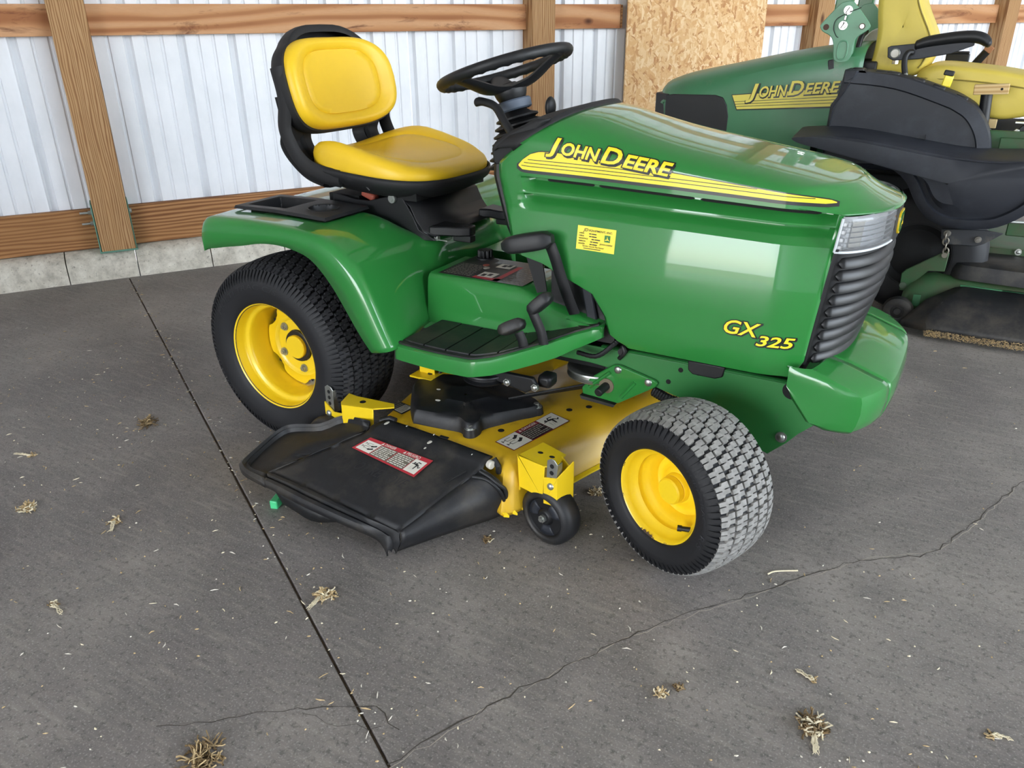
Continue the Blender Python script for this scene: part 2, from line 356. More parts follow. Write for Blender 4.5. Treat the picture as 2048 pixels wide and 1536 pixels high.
for a, b in POSTS:
    post = wobj(B().box((0, 0, 0), (b - a, .14, 3.4)), 'post', W_POST, wb, ((a + b) / 2, -.09, .14 + 1.7), bevel=.003, smooth=0)
    if a < 0:
        br = B()
        br.box((0, 0, 0), (.006, .125, .25)); wobj(br, 'post_bracket', BRKT, post, (a - .006, -.088, .265), bevel=.001)
        wobj(B().box((0, 0, 0), (b - a + .02, .14, .008)), 'bracket_base', BRKT, post, ((a + b) / 2, -.085, .142), bevel=.001)
        wobj(B().box((0, 0, 0), (.006, .125, .25)), 'post_bracket', BRKT, post, (b + .004, -.1, .265), bevel=.001)
        for z in (.34, .285):
            q = B(); q.cyl((-.055, 0, 0), (0, 0, 0), .0055, n=10); q.cyl((-.016, 0, 0), (-.004, 0, 0), .011, n=6); q.cyl((-.004, 0, 0), (-.001, 0, 0), .015, n=14)
            wobj(q, 'bolt', STEEL, post, (a - .009, -.075, z))
        q = B(); q.cyl((0, 0, 0), (.010, 0, 0), .012, n=10); wobj(q, 'bolt', STEEL, post, (b + .007, -.06, .335))
ends = [-6.0] + [x for p in POSTS for x in p] + [12.0]
for i in range(0, len(ends) - 1, 2):
    a, b = ends[i], ends[i + 1]
    for z in (1.165, 1.86, 2.55, 3.2):
        if z < 1.2 and a > 2.5 and a < 3: segs = [(a, 3.125), (4.30, b)]
        else: segs = [(a, b)]
        for c, d in segs: plank('plank', c + .001, d - .001, z, z + .138, -.1, .045, W_GIRT)
    plank('plank', a + .007, b - .007, .15, .352, -.1, .045, W_SKIRT)
plank('plank', 3.127, 3.14, 1.167, 1.3, -.1, .044, W_SKIRT)
# siding panel: four deep channels and low ribs between, seen from inside
pp_ = .2478; xs = []
for k in range(4):
    c = pp_ * k
    xs += [(c + .000, 0), (c + .004, 0), (c + .014, -.026), (c + .036, -.026), (c + .046, 0), (c + .052, 0), (c + .098, 0), (c + .1025, -.009), (c + .1115, -.009), (c + .116, 0), (c + .172, 0), (c + .1765, -.009), (c + .1855, -.009), (c + .190, 0)]
xs.append((pp_ * 4, 0))
prof = [(x, -d) for x, d in xs]
def panel_mesh():
    b = B(); b.grid([[(x, y, z) for z in (0, 3.55)] for x, y in prof]); return b
first = None
for k in range(-6, 14):
    s = .218 - pp_ + 4 * pp_ * k - pp_
    if first is None:
        first = wobj(panel_mesh(), 'siding_panel', SIDING, wb, (s, -.147 - .0015 * (k % 2), .13), smooth=0, solid=.0008)
    else:
        copy_to(first, TW @ Matrix.Translation((s, .147 + .0015 * (k % 2), .13)), wb)
# the strand board nailed up between the posts
ob = wobj(B().box((0, 0, 0), (1.145, .0125, 1.42)), 'strand_board', OSB, None, (3.1425 + 1.145 / 2, -.052, .16 + .71), smooth=0)
tag(ob, 'flaky tan strand board sheet with black grading stamp, upright against the white siding', 'board')
def text2d(s, size, shear=0, offset=0, space=1.0):
    c = bpy.data.curves.new('t', 'FONT'); c.body = s; c.size = size; c.shear = shear; c.offset = offset; c.space_character = space; c.fill_mode = 'FRONT'; c.resolution_u = 3
    o = bpy.data.objects.new('t', c); COL.objects.link(o); dg = bpy.context.evaluated_depsgraph_get(); dg.update()
    me = bpy.data.meshes.new_from_object(o.evaluated_get(dg)); vs = [tuple(v.co) for v in me.vertices]; fs = [tuple(p.vertices) for p in me.polygons]
    bpy.data.objects.remove(o); bpy.data.curves.remove(c); bpy.data.meshes.remove(me); return vs, fs
def refine(vs, fs, limit):
    """split long edges so that lettering can follow a curved panel"""
    import bmesh
    bm = bmesh.new(); q = [bm.verts.new((v[0], v[1], 0)) for v in vs]
    for f in fs:
        try: bm.faces.new([q[i] for i in f])
        except ValueError: pass
    bmesh.ops.triangulate(bm, faces=bm.faces)
    for k in range(6):
        e = [x for x in bm.edges if x.calc_length() > limit]
        if not e: break
        bmesh.ops.subdivide_edges(bm, edges=e, cuts=1); bmesh.ops.triangulate(bm, faces=[f for f in bm.faces if len(f.verts) > 3])
    bm.verts.index_update(); o = [tuple(v.co) for v in bm.verts], [tuple(v.index for v in f.verts) for f in bm.faces]; bm.free(); return o
def text_on(b, s, size, org, ex, ey, up=0, shear=0, offset=0, fit=None, space=1.0, fn=None):
    """flat lettering at org along ex with ey upward; fit = width to stretch to; fn maps (u, v) to a point"""
    vs, fs = text2d(s, size, shear, offset, space)
    if not vs: return
    k = 1
    if fit: x0 = min(v[0] for v in vs); x1 = max(v[0] for v in vs); k = fit / (x1 - x0)
    if fn: b.add([fn(v[0] * k, v[1]) for v in vs], fs)
    else:
        ex, ey = Vector(ex).normalized(), Vector(ey).normalized(); nn = ex.cross(ey) * up
        b.add([Vector(org) + ex * v[0] * k + ey * v[1] + nn for v in vs], fs)
st = B()
def stamp(s, x, z, size, fit):
    text_on(st, s, size, P(x, -.0512, z), S0, (0, 0, 1), fit=fit)
for s, x, z, h, f in (("1/2'' CAT", 3.272, .695, .036, .115), ('32/16', 3.292, .662, .036, .075), ('R-60 1KX', 3.285, .632, .030, .09), ('SHEATHING', 3.288, .606, .026, .085), ('EXPOSURE 1', 3.283, .58, .026, .085),
                      ('12.5 MM', 3.432, .704, .024, .06), ('CAN PFS-25', 3.412, .640, .028, .11), ('1R-02-6', 3.424, .612, .026, .08), ('PS 2-04', 3.422, .584, .026, .08)):
    stamp(s, x, z, h, f)
for z in (.686, .675): st.grid([[P(3.402, -.0512, z), P(3.402, -.0512, z + .006)], [P(3.535, -.0512, z + .002), P(3.535, -.0512, z + .008)]])
for x, z0, z1 in ((3.245, .575, .725), (3.552, .69, .735)): st.grid([[P(x, -.0512, z0), P(x, -.0512, z1)], [P(x + .006, -.0512, z0), P(x + .006, -.0512, z1)]])
st.grid([[P(3.25, -.0512, .66), P(3.25, -.0512, .667)], [P(3.275, -.0512, .672), P(3.275, -.0512, .679)]])
st.obj('grading_stamp', INK, ob, smooth=0, fixn=False)
# roof and the other walls: a doorway in the left end wall and a wide opening in the front wall to the right let the daylight in
ZR = 3.65; NF = 9.5; SL, SRT = -6.0, 12.0
def wall_obj(name, quads, mat):
    b = B()
    for q in quads: n = len(b.v); b.add([P(*p) for p in q], [tuple(range(4))])
    o = b.obj(name, mat, None, smooth=0, solid=.02); o['kind'] = 'structure'; return o
def wz(n): return ZR + .5 * n / NF
D1 = (4.9, 9.0, 3.25); D2 = (2.2, 11.6, 3.9)
wall_obj('ceiling', [[(SL, -.2, ZR), (SRT, -.2, ZR), (SRT, NF, ZR + .5), (SL, NF, ZR + .5)]], ROOF)
wall_obj('wall_left', [[(SL, -.2, 0), (SL, D1[0], 0), (SL, D1[0], wz(D1[0])), (SL, -.2, ZR)], [(SL, D1[1], 0), (SL, NF, 0), (SL, NF, ZR + .5), (SL, D1[1], wz(D1[1]))], [(SL, D1[0], D1[2]), (SL, D1[1], D1[2]), (SL, D1[1], wz(D1[1])), (SL, D1[0], wz(D1[0]))]], SIDING)
wall_obj('wall_right', [[(SRT, -.2, 0), (SRT, NF, 0), (SRT, NF, ZR + .5), (SRT, -.2, ZR)]], SIDING)
wall_obj('wall_front', [[(SL, NF, 0), (D2[0], NF, 0), (D2[0], NF, ZR + .5), (SL, NF, ZR + .5)], [(D2[1], NF, 0), (SRT, NF, 0), (SRT, NF, ZR + .5), (D2[1], NF, ZR + .5)], [(D2[0], NF, D2[2]), (D2[1], NF, D2[2]), (D2[1], NF, ZR + .5), (D2[0], NF, ZR + .5)]], SIDING)
wall_obj('ground_outside', [[(-90, NF, -.13), (90, NF, -.13), (90, 90, -.13), (-90, 90, -.13)], [(-90, -40, -.13), (SL, -40, -.13), (SL, NF, -.13), (-90, NF, -.13)]], GROUND)
# ================================================================ LAWN TRACTOR
tr = empty('lawn_tractor', (.65, 0, 0), 'green lawn tractor with yellow wheels and seat, mowing deck and black discharge chute', 'tractor')

class Prof:
    """arc-length parametrised tire section, o = outward offset from the tire's centre plane, r = radius"""
    def __init__(s, pts):
        p = smooth_path([(a, b, 0) for a, b in pts], 6); s.p = [(q.x, q.y) for q in p]
        d = [0]
        for a, b in zip(s.p, s.p[1:]): d.append(d[-1] + math.hypot(b[0] - a[0], b[1] - a[1]))
        mid = min(range(len(s.p)), key=lambda i: abs(s.p[i][0])); s.d = [x - d[mid] for x in d]
    def at(s, t, h):
        o = float(np.interp(t, s.d, [q[0] for q in s.p])); r = float(np.interp(t, s.d, [q[1] for q in s.p]))
        e = .004; o1 = float(np.interp(t + e, s.d, [q[0] for q in s.p])); r1 = float(np.interp(t + e, s.d, [q[1] for q in s.p]))
        o0 = float(np.interp(t - e, s.d, [q[0] for q in s.p])); r0 = float(np.interp(t - e, s.d, [q[1] for q in s.p]))
        to, tr_ = o1 - o0, r1 - r0; L = math.hypot(to, tr_) or 1; no, nr = tr_ / L, -to / L
        if nr < 0 and abs(t) < .02: no, nr = -no, -nr
        if s.p[0][0] < s.p[-1][0]: no, nr = -no, -nr
        return o + no * h, r + nr * h
def lug_halves():
    # an S-split block: two pieces with a thin zigzag sipe between them (u across, v around)
    o1 = [(-.47, -.40), (-.02, -.40), (.06, -.26), (.47, -.26), (.47, -.005), (.13, -.005), (.05, .045), (-.05, .045), (-.10, -.065), (-.47, -.065)]
    return [o1, [(-u, -v) for u, v in o1]]
def wheel(name, c, side, steer, prof, wr, lugs, cols, colw, lugh, treadmat, rimprof, tx, finger, tone):
    """c = centre of the tire, side = -1 for the tractor's right; the outer face looks along side*y"""
    M = Matrix.Translation(c) @ Matrix.Rotation(steer, 4, 'Z')
    def pt(o, r, a): return M @ Vector((r * math.cos(a), side * o, r * math.sin(a)))
    ax = (M.to_3x3() @ Vector((0, side, 0)))
    rim = B(); rim.lathe(rimprof, c, ax, 72); ro = rim.obj(name, YELLOW, tr, smooth=40)
    ti = B(); ti.grid([[pt(o, r, 2 * PI * j / 96) for j in range(96)] for o, r in prof.p], cv=True); ti.obj('tire', RUBBER, ro, smooth=60)
    td = B(); half = lug_halves()
    for ci in range(cols):
        u0 = (ci - (cols - 1) / 2) * colw
        edge = ci in (0, cols - 1)
        for k in range(lugs):
            a0 = 2 * PI * (k + (.5 if ci % 2 else 0)) / lugs; pv = 2 * PI / lugs
            for hf in half:
                top, bot = [], []
                for u, v in hf:
                    for lst, h, g in ((top, lugh, 1), (bot, -.004, 1.06)):
                        o, r = prof.at(u0 + u * colw * g * .9, h); lst.append(pt(o, r, a0 + v * pv * g * 1.12))
                td.hexa(bot, top)
    # shoulder fingers running down both sidewalls
    t0 = cols / 2 * colw; td.k = 1
    for k in range(lugs * 2):
        a0 = 2 * PI * k / (lugs * 2); pv = 2 * PI / (lugs * 2)
        for sg in (-1, 1):
            top, bot = [], []
            for u, v, h in ((0, -.30, lugh * .9), (finger * .55, -.30, lugh * .5), (finger, -.18, .0005), (finger, .18, .0005), (finger * .55, .30, lugh * .5), (0, .30, lugh * .9)):
                o, r = prof.at(sg * (t0 - .002 + u), h); top.append(pt(o, r, a0 + v * pv)); o, r = prof.at(sg * (t0 - .002 + u), -.003); bot.append(pt(o, r, a0 + v * pv * 1.1))
            td.hexa(bot, top)
    td.obj('tread', [treadmat, RUBBER], ro, smooth=30, kind='stuff')
    # raised lettering on the outer sidewall
    if tx:
        lt = B(); tmid = prof.d[-1] if prof.p[-1][0] > 0 else prof.d[0]
        sg = 1 if prof.p[-1][0] > 0 else -1
        for word, ang, size, rr, w_ in tx:
            vs, fs = text2d(word, size, .15, .0); wd = max(v[0] for v in vs)
            def mp(v):
                a = ang - side * 0 + (v[0] * w_ / wd - w_ / 2) / rr * (-side) * -1
                r = rr + v[1] - size / 2; t = float(np.interp(r, [q[1] for q in sorted(prof.p2, key=lambda q: q[1])], [q[0] for q in sorted(prof.p2, key=lambda q: q[1])]))
                return pt(t + .0012, r, a)
            lt.add([mp(v) for v in vs], fs)
        lt.obj('sidewall_lettering', tone, ro, smooth=0, fixn=False)
    return ro, M, pt
def mkprof(pts):
    full = pts + [(-o, r) for o, r in pts[::-1] if o > .001]
    p = Prof(full); p.p2 = [q for q in p.p if q[0] > .05 and q[1] < max(x[1] for x in p.p) - .018]; return p
RUB_L = simple('raised_rubber_lettering', '26272b', .5)
rp = mkprof([(.117, .162), (.128, .178), (.134, .205), (.134, .225), (.128, .247), (.115, .262), (.095, .272), (.05, .279), (0, .2815)])
fp = mkprof([(.082, .113), (.092, .122), (.098, .140), (.099, .152), (.094, .170), (.082, .183), (.06, .1905), (.03, .194), (0, .195)])
# rear wheel rims are deep dishes: lip, ring, step, barrel, then the disc near the inner side
rr_prof = [(.118, .170), (.1215, .1675), (.119, .1640), (.108, .1615), (.094, .1600), (.086, .1585), (.0825, .1550), (.081, .1490), (.078, .1450), (.070, .1425), (.05, .1405), (.02, .137), (-.03, .132), (-.075, .150), (-.10, .158), (-.115, .166)]
fr_prof = [(.083, .1180), (.086, .1160), (.084, .1125), (.072, .108), (.062, .1055), (.055, .098), (.050, .094), (.042, .0945), (.036, .0935), (.028, .086), (.014, .077), (.002, .0745), (-.002, .068), (-.002, .060), (.006, .05), (.012, .042), (.016, .034), (.016, 0)]
for side in (-1, 1):
    c = Vector((0, side * .352, .29))
    tx = [('MULTI TRAC CIS', R(112), .024, .222, .30)] if side < 0 else None
    ro, M, pt = wheel('rear_wheel', c, side, 0, rp, .29, 58, 7, .0335, .009, TREAD, rr_prof, None, .034, RUB_L)
    dk = B(); n = 72; rows = []
    for j in range(n):
        a = 2 * PI * j / n; m = (a * 5 / (2 * PI)) % 1
        ro_ = .1325 - (.016 * sm(abs(m - .5), .26, .40))
        rows.append([pt(.012, .052, a), pt(.012, .085, a), pt(.016, .090, a), pt(.018, .098, a), pt(.013, .108, a), pt(.010, ro_, a), pt(.006, ro_, a)])
    dk.grid(rows, cu=True); dk.obj('wheel_disc', YELLOW, ro, smooth=30)
    hb = B(); hb.lathe([(-.02, .050), (.020, .050), (.022, .047), (.022, .038), (.02, .038)], c, (0, side, 0), 40); hb.obj('axle_ring', BLACK, ro, smooth=30)
    hb = B(); hb.lathe([(.0, .0375), (.031, .0375), (.034, .035), (.0345, 0)], c, (0, side, 0), 40); hb.obj('hub_cap', YELLOW, ro, smooth=30)
    for k in range(5):
        a = R(62 + 72 * k); q = B(); p0 = pt(.012, .075, a); ax = Vector((0, side, 0))
        q.cyl(p0, p0 + ax * .004, .0135, n=20); q.cyl(p0 + ax * .004, p0 + ax * .011, .0095, n=6); q.cyl(p0 + ax * .011, p0 + ax * .014, .0055, n=12); q.obj('lug_nut', STEEL, ro, smooth=30)
        q = B(); p0 = pt(.0108, .115, a + R(10)); u = Vector((math.cos(a), 0, math.sin(a))); v = Vector((-math.sin(a), 0, math.cos(a)))
        q.add([p0 + u * .008, p0 + v * .008, p0 - u * .008, p0 - v * .008], [(0, 1, 2, 3)]); q.obj('square_hole', DARK, ro, smooth=0)
    q = B(); p0 = pt(.01, .092, R(-18)); q.cyl(p0, p0 + Vector((0, side * .03, 0)), .006, .005, n=12); q.obj('valve_stem', BLACK, ro)
    # tire of the front, steered to the right
    st_ = -.393; cf = Vector((1.27, side * .428, .203))
    ro, M, pt = wheel('front_wheel', cf, side, st_, fp, .203, 36, 5, .0355, .008, TREAD_F, fr_prof, None, .026, RUB_L)
    ax = M.to_3x3() @ Vector((0, side, 0))
    q = B(); q.lathe([(.012, .037), (.024, .036), (.028, .0335), (.029, .0315), (.031, .0335), (.045, .0325), (.049, .029), (.050, 0)], cf, ax, 40); q.obj('hub_cap', YELLOW, ro, smooth=30)
    q = B(); p0 = pt(.052, .100, R(-38)); p1 = p0 + ax * .012 + (M.to_3x3() @ Vector((-.016, 0, 0))); q.cyl(p0, p1, .0065, .006, n=12); q.cyl(p1, p1 + (p1 - p0) * .5, .0075, .0075, n=12); q.obj('valve_stem', BLACK, ro)
    q = B(); q.cyl(cf - ax * .09, cf, .022, n=16); q.obj('spindle', DARK, ro)
    if side < 0:
        q = B()
        for a0, a1, wd in ((-112, -88, .0065), (-76, -68, .003), (155, 166, .003), (40, 60, .0022), (10, 18, .002), (200, 206, .003)):
            A = []; Bq = []
            for i in range(13):
                a = R(lerp(a0, a1, i / 12)); k = wd * (math.sin(PI * i / 12) ** .5) * (1 + .5 * math.sin(i * 2.3)); A.append(pt(.0862, .1166, a)); Bq.append(pt(.0850, .1166 - k, a))
            q.grid([A, Bq])
        q.obj('chipped_paint', kind='stuff', mat= simple('bare_rust_on_rim', '4a3a2c', .8), parent=ro, smooth=0, fixn=False)
        # sidewall lettering, half-worn, as on the photo
    def letters(word, a_mid, size, rr, width, pt, prof, ro, side):
        vs, fs = text2d(word, size, .1, 0); x1 = max(v[0] for v in vs)
        tb = sorted([(q[1], q[0]) for q in prof.p if q[0] > .05]); rs_ = [q[0] for q in tb]; os_ = [q[1] for q in tb]
        def mp(v):
            a = a_mid + (v[0] / x1 - .5) * width / rr * side; r = rr + v[1] - size * .35
            return pt(float(np.interp(r, rs_, os_)) + .0014, r, a)
        B().add([mp(v) for v in vs], fs).obj('sidewall_lettering', RUB_L, ro, smooth=0, fixn=False)
    if side < 0:
        letters('KWLGL', R(72), .016, .150, .075, pt, fp, ro, side); letters('TURF TRAC', R(30), .014, .150, .13, pt, fp, ro, side); letters('R/S', R(-14), .02, .150, .04, pt, fp, ro, side)
        rw = [o for o in bpy.data.objects if o.name.startswith('rear_wheel')][0]
        letters('MULTI TRAC C/S', R(112), .022, .222, .30, lambda o, r, a: Vector((r * math.cos(a), side * o, r * math.sin(a))) + Vector((0, side * .352, .29)), rp, rw, side)
# ---------------------------------------------------------------- hood: side rows from the bottom up, then the crowned top
def gt(x): return lerp(.852, .827, sm(x, .74, 1.48) if False else (x - .738) / .744)
def rd(x): return lerp(.811, .795, (x - .743) / .749)
def gb(x): return lerp(.768, .752, (x - .76) / .717)
def ztop(x): return lerp(.912, .848, (x - .73) / .75)
ZC = [(.5, 1.015), (.84, 1.008), (.92, .988), (1.0, .966), (1.106, .944), (1.2, .928), (1.352, .902), (1.42, .888), (1.50, .868), (1.6, .842)]
def zc(x):
    return sum(pl(x + d, ZC) for d in (-.06, -.03, 0, .03, .06)) / 5
def wid(x): return -.012 * sm(x, .95, .68) + .034 * sm(x, 1.36, 1.53)      # the sides draw in towards the nose
def y_flat(x, z):
    y = -.275
    if z > .585: y += .0215 * min(1.3, ((z - .585) / .175)) ** 1.7
    if z < .50: y += .006 * ((.50 - z) / .05) ** 2
    return y
def fade(x): return sm(x, .745, .763) * sm(x, 1.492, 1.470)
def y_side(x, z, groove=True):
    a, b, c = gb(x), rd(x), gt(x)
    if z <= a: y = y_flat(x, z)
    elif z >= c: y = lerp(y_flat(x, .768), -.244, (z - a) / (ztop(x) - a))
    else:
        y = lerp(y_flat(x, .768), -.244, (z - a) / (ztop(x) - a)); e = fade(x)
        if groove:
            if z < b: d = .025 * sm(z, a - .001, b - .006) * (1 - sm(z, b - .0055, b - .0005))
            else: d = .028 * sm(z, b + .001, c - .008) * (1 - sm(z, c - .0055, c))
            y += d * e
    return y + wid(x)
def hood_pt(x, z, up=0, groove=False):
    """a point on the side of the hood (right), lifted outward by up; above ztop it follows the crown"""
    zt = ztop(x)
    if z <= zt: return Vector((x, y_side(x, z, groove) - up, z))
    th = math.asin(min(1, max(0, ((z - zt) / (zc(x) - zt))) ** (NEXP / 2))); w0 = .244 - wid(x)
    nz = sm(z, zt, zc(x)); return Vector((x, -w0 * math.cos(th) ** (2 / NEXP) - up * (1 - nz * .6), z + up * nz))
NEXP = 2.7
XR = [(.40, 1.06), (.455, 1.045), (.475, 1.000), (.526, .984), (.580, .945), (.605, .885), (.622, .842), (.640, .806), (.655, .742), (.69, .717), (.79, .690), (.845, .675), (.872, .672), (.885, .676), (.924, .728), (1.0, .842), (1.03, .88)]
def xr(z): return pl(z, XR)
XF = [(.40, 1.44), (.455, 1.447), (.49, 1.470), (.742, 1.494), (.82, 1.502), (.84, 1.502)]
def xf(z): return pl(z, XF)
NX = 64
rows = []
lvl = [('abs', z) for z in (.449, .452, .458, .467, .48, .495, .51, .526, .54, .555, .568, .58, .590, .598, .605, .612, .618, .624, .63, .636, .642, .648, .655, .665, .68, .70, .72, .74)]
lvl += [('gb', -.003)] + [('m1', t) for t in (.0, .12, .3, .5, .68, .80, .86, .90, .94, .98)] + [('m2', t) for t in (.0, .1, .3, .5, .7, .80, .84, .88, .93, .98, 1)] + [('m3', t) for t in (.15, .4, .7, 1)]
def zrow(kind, q, x):
    if kind == 'abs': return q
    if kind == 'gb': return gb(x) + q
    if kind == 'm1': return lerp(gb(x), rd(x), q)
    if kind == 'm2': return lerp(rd(x), gt(x), q)
    return lerp(gt(x), ztop(x), q)
def lip(x, z, d):  # the front lip of the top panel is level
    k = min(1, max(0, 1 - d / .105)); k = min(1, max(0, 1 - d / .098)); k = max(0, k - .02) / .98; return lerp(z, .822, k)
for kind, q in lvl:
    r_row = []
    xa = xr(zrow(kind, q, .9)) if kind == 'abs' else .68
    for it in range(3):
        z = zrow(kind, q, xa); xa = xr(z)
    xb = 1.49
    for it in range(3): xb = xf(zrow(kind, q, xb))
    for j in range(NX + 1):
        t = j / NX; x = lerp(xa, xb, t); z = zrow(kind, q, x)
        if kind == 'm3' or (kind == 'm2' and q > .9): z = lip(x, z, 1.502 - x) if x > 1.40 else z
        y = y_side(x, z) if not (kind == 'm3' and x > 1.4) else y_side(x, zrow(kind, q, x))
        if q == .449 and kind == 'abs': y += .006
        # rounded roll at the rear and the arch edge
        e = x - xa; y += .007 * (1 - min(1, e / .012)) ** 2 if kind == 'abs' else .005 * (1 - min(1, e / .012)) ** 2
        r_row.append((x, y, z))
    rows.append(r_row)
nt_ = 16
for i in range(1, 2 * nt_):
    th = PI * i / (2 * nt_)
    cc = math.cos(th); ss = math.sin(th); t = abs(cc) ** (2 / NEXP) * (1 if cc > 0 else -1); hz = ss ** (2 / NEXP)
    xb = 1.596 - .094 * abs(t) ** 2.6
    def zt_(x): return ztop(min(x, 1.5)) + (zc(x) - ztop(min(x, 1.5))) * hz
    xa = .80
    for it in range(6): xa = xr(zt_(xa))
    rr = []
    for j in range(NX + 1):
        x = lerp(xa, xb, j / NX); w0 = .244 - wid(min(x, 1.502))
        z = lip(x, zt_(x), xb - x); rr.append((x, -w0 * t, z))
    rows.append(rr)
full = rows + [[(x, -y, z) for x, y, z in r] for r in rows[:len(lvl)][::-1]]
hood = B().grid(full).obj('hood', GREEN, tr, smooth=24, solid=.0035)
def hgrid(poly_top, poly_bot, up, n=60, m=3):
    b = B(); return b
def strip(name, mat, lo, hi, x0, x1, up, n=70, m=6, parent=hood, taper=None):
    """a decal strip on the hood side between z = lo(x) and z = hi(x)"""
    b = B(); b.grid([[hood_pt(lerp(x0, x1, i / n), lerp(lo(lerp(x0, x1, i / n)), hi(lerp(x0, x1, i / n)), j / m), up) for j in range(m + 1)] for i in range(n + 1)])
    return b.obj(name, mat, parent, smooth=60, fixn=False)
# side stripe: black outline below a yellow band with thin dark lines, tapering to the front
LO = [(.732, .877), (.74, .868), (.76, .8665), (1.141, .856), (1.40, .846), (1.462, .8445), (1.484, .8475)]
HI = [(.732, .878), (.745, .892), (.765, .905), (.79, .912), (.84, .911), (1.115, .8865), (1.308, .8685), (1.43, .857), (1.47, .853), (1.484, .8485)]
def lo(x): return pl(x, LO)
def hi(x): return pl(x, HI)
strip('stripe_outline', DECAL_K, lambda x: lo(x) - .0075, lambda x: hi(x) + .0022, .728, 1.487, .0010)
strip('stripe_band', DECAL_Y, lo, hi, .733, 1.482, .0018)
for k, off in enumerate((.0085, .0165, .0245)):
    x1 = (1.44, 1.32, 1.12)[k]; x0 = (.741, .748, .758)[k]
    strip('stripe_line', DECAL_K, lambda x: lo(x) + off, lambda x: lo(x) + off + .0016, x0, x1, .0023, m=1)
def hood_text(b, s, size, x0, slope, z0, up, shear, off, fit=None):
    """lettering on the hood: off thickens the strokes around the same glyph centres, fit is the plain glyphs' width"""
    v0, _ = text2d(s, size, shear, 0); vs, fs = text2d(s, size, shear, off); a0, a1 = min(v[0] for v in v0), max(v[0] for v in v0); k = fit / (a1 - a0) if fit else 1
    vs, fs = refine([((v[0] - a0) * k, v[1], 0) for v in vs], fs, max(.004, size * .09))
    b.add([hood_pt(x0 + v[0], z0 + slope * v[0] + v[1], up) for v in vs], fs)
# maker's name: large initials, small capitals, yellow faces over a black outline and drop
parts_ = [('J', .048, .808, .034), ('OHN', .0385, .849, .096), ('D', .049, .951, .050), ('EERE', .0385, 1.007, .118)]
for nm, mat, up, off, dx, dz in (('lettering_shadow', DECAL_K, .0022, .0026, .003, -.0045), ('lettering_outline', DECAL_K, .0026, .0034, .0, 0), ('lettering_face', DECAL_Y, .0033, .0013, 0, 0)):
    b = B()
    for s, size, x, fit in parts_: hood_text(b, s, size, x + dx, -.116, .914 + dz - .116 * (x - .808), up, .30, off, fit)
    b.obj(nm, mat, hood, smooth=0, fixn=False)
for nm, mat, up, off, dx, dz in (('model_number_shadow', DECAL_K, .0012, .0022, .0018, -.0022), ('model_number_outline', DECAL_K, .0014, .0028, 0, 0), ('model_number_face', DECAL_Y, .0020, .0007, 0, 0)):
    b = B()
    for s, size, x, z, fit in (('GX', .047, 1.290, .5415, .080), ('325', .035, 1.366, .523, .080)): hood_text(b, s, size, x + dx, .005, z + dz, up, .25, off, fit)
    b.obj(nm, mat, hood, smooth=0, fixn=False)
# ventilation slots along the upper channel
for x0, x1 in ((.800, .925), (.937, 1.176), (1.190, 1.452)):
    n = 30; b = B(); rws = []
    for i in range(n + 1):
        x = lerp(x0, x1, i / n); zc_ = gt(x) - .0085; hh = .0034 * min(1, (min(i, n - i) / 1.0 + .3))
        rws.append([(x, y_side(x, zc_ + d) - .0006 - .0008 * (0 if abs(d) > .003 else 1), zc_ + d) for d in (-hh, -hh * .5, 0, hh * .5, hh)])
    b.grid(rws); b.obj('vent_slot', DARK, hood, smooth=60, fixn=False)
# dealer sticker
def side_quad(x0, z0, x1, z1, up, sl=-.02):
    n = 8; return [[hood_pt(lerp(x0, x1, i / n), lerp(z0, z1, j / 4) + sl * (lerp(x0, x1, i / n) - x0), up) for j in range(5)] for i in range(n + 1)]
b = B(); b.grid(side_quad(.901, .6885, 1.003, .7455, .0012)); stk = b.obj('dealer_sticker', DECAL_Y, hood, smooth=0, fixn=False)
b = B()
def stx(s, size, x, z, fit, sh=0): hood_text(b, s, size, x, -.02, z, .0019, sh, .0001, fit)
stx('JD', .0105, .9165, .7330, .013, .25); stx('EQUIPMENT, INC.', .0062, .9315, .7338, .062, .2)
for k, (s, f, g0, g1) in enumerate((('LONDON', .013, .0265, .046), ('HEBLE', .013, .027, .047), ('WASHINGTON CH', .024, .034, .057), ('WILMINGTON', .018, .031, .052), ('LANCASTER', .017, .030, .050))):
    stx(s, .0042, .9065, .7268 - .0062 * k, f)
    for a0, a1 in ((g0, g0 * .7 + g1 * .3), (g0 * .64 + g1 * .36, g1)): b.grid([[hood_pt(.9065 + u, .7268 - .0062 * k - .02 * u + d, .0019) for d in (.0003, .0026)] for u in (a0, a1)])
stx("'Serving You In The Future'", .0046, .918, .6965, .058, .25); b.grid([[hood_pt(.921 + u, .6918 - .02 * u + d, .0019) for d in (0, .0016)] for u in (0, .046)]); stx('JOHN DEERE', .0042, .963, .7048, .034, .2)
b.obj('sticker_print', STICKER_K, hood, smooth=0, fixn=False)
b = B(); b.grid(side_quad(.9745, .7125, .9895, .7285, .0019)); b.obj('sticker_emblem', STICKER_G, hood, smooth=0, fixn=False)
deer = [(.0, .10), (.2, .38), (.45, .42), (.42, .72), (.5, .86), (.58, .60), (.66, .44), (.9, .30), (1.0, .08), (.82, .22), (.6, .26), (.3, .22)]
b = B(); b.add([hood_pt(.9755 + u * .013, .7135 + v * .0145, .0025) for u, v in deer], [tuple(range(len(deer)))]); b.obj('sticker_deer', DECAL_Y, hood, smooth=0, fixn=False)
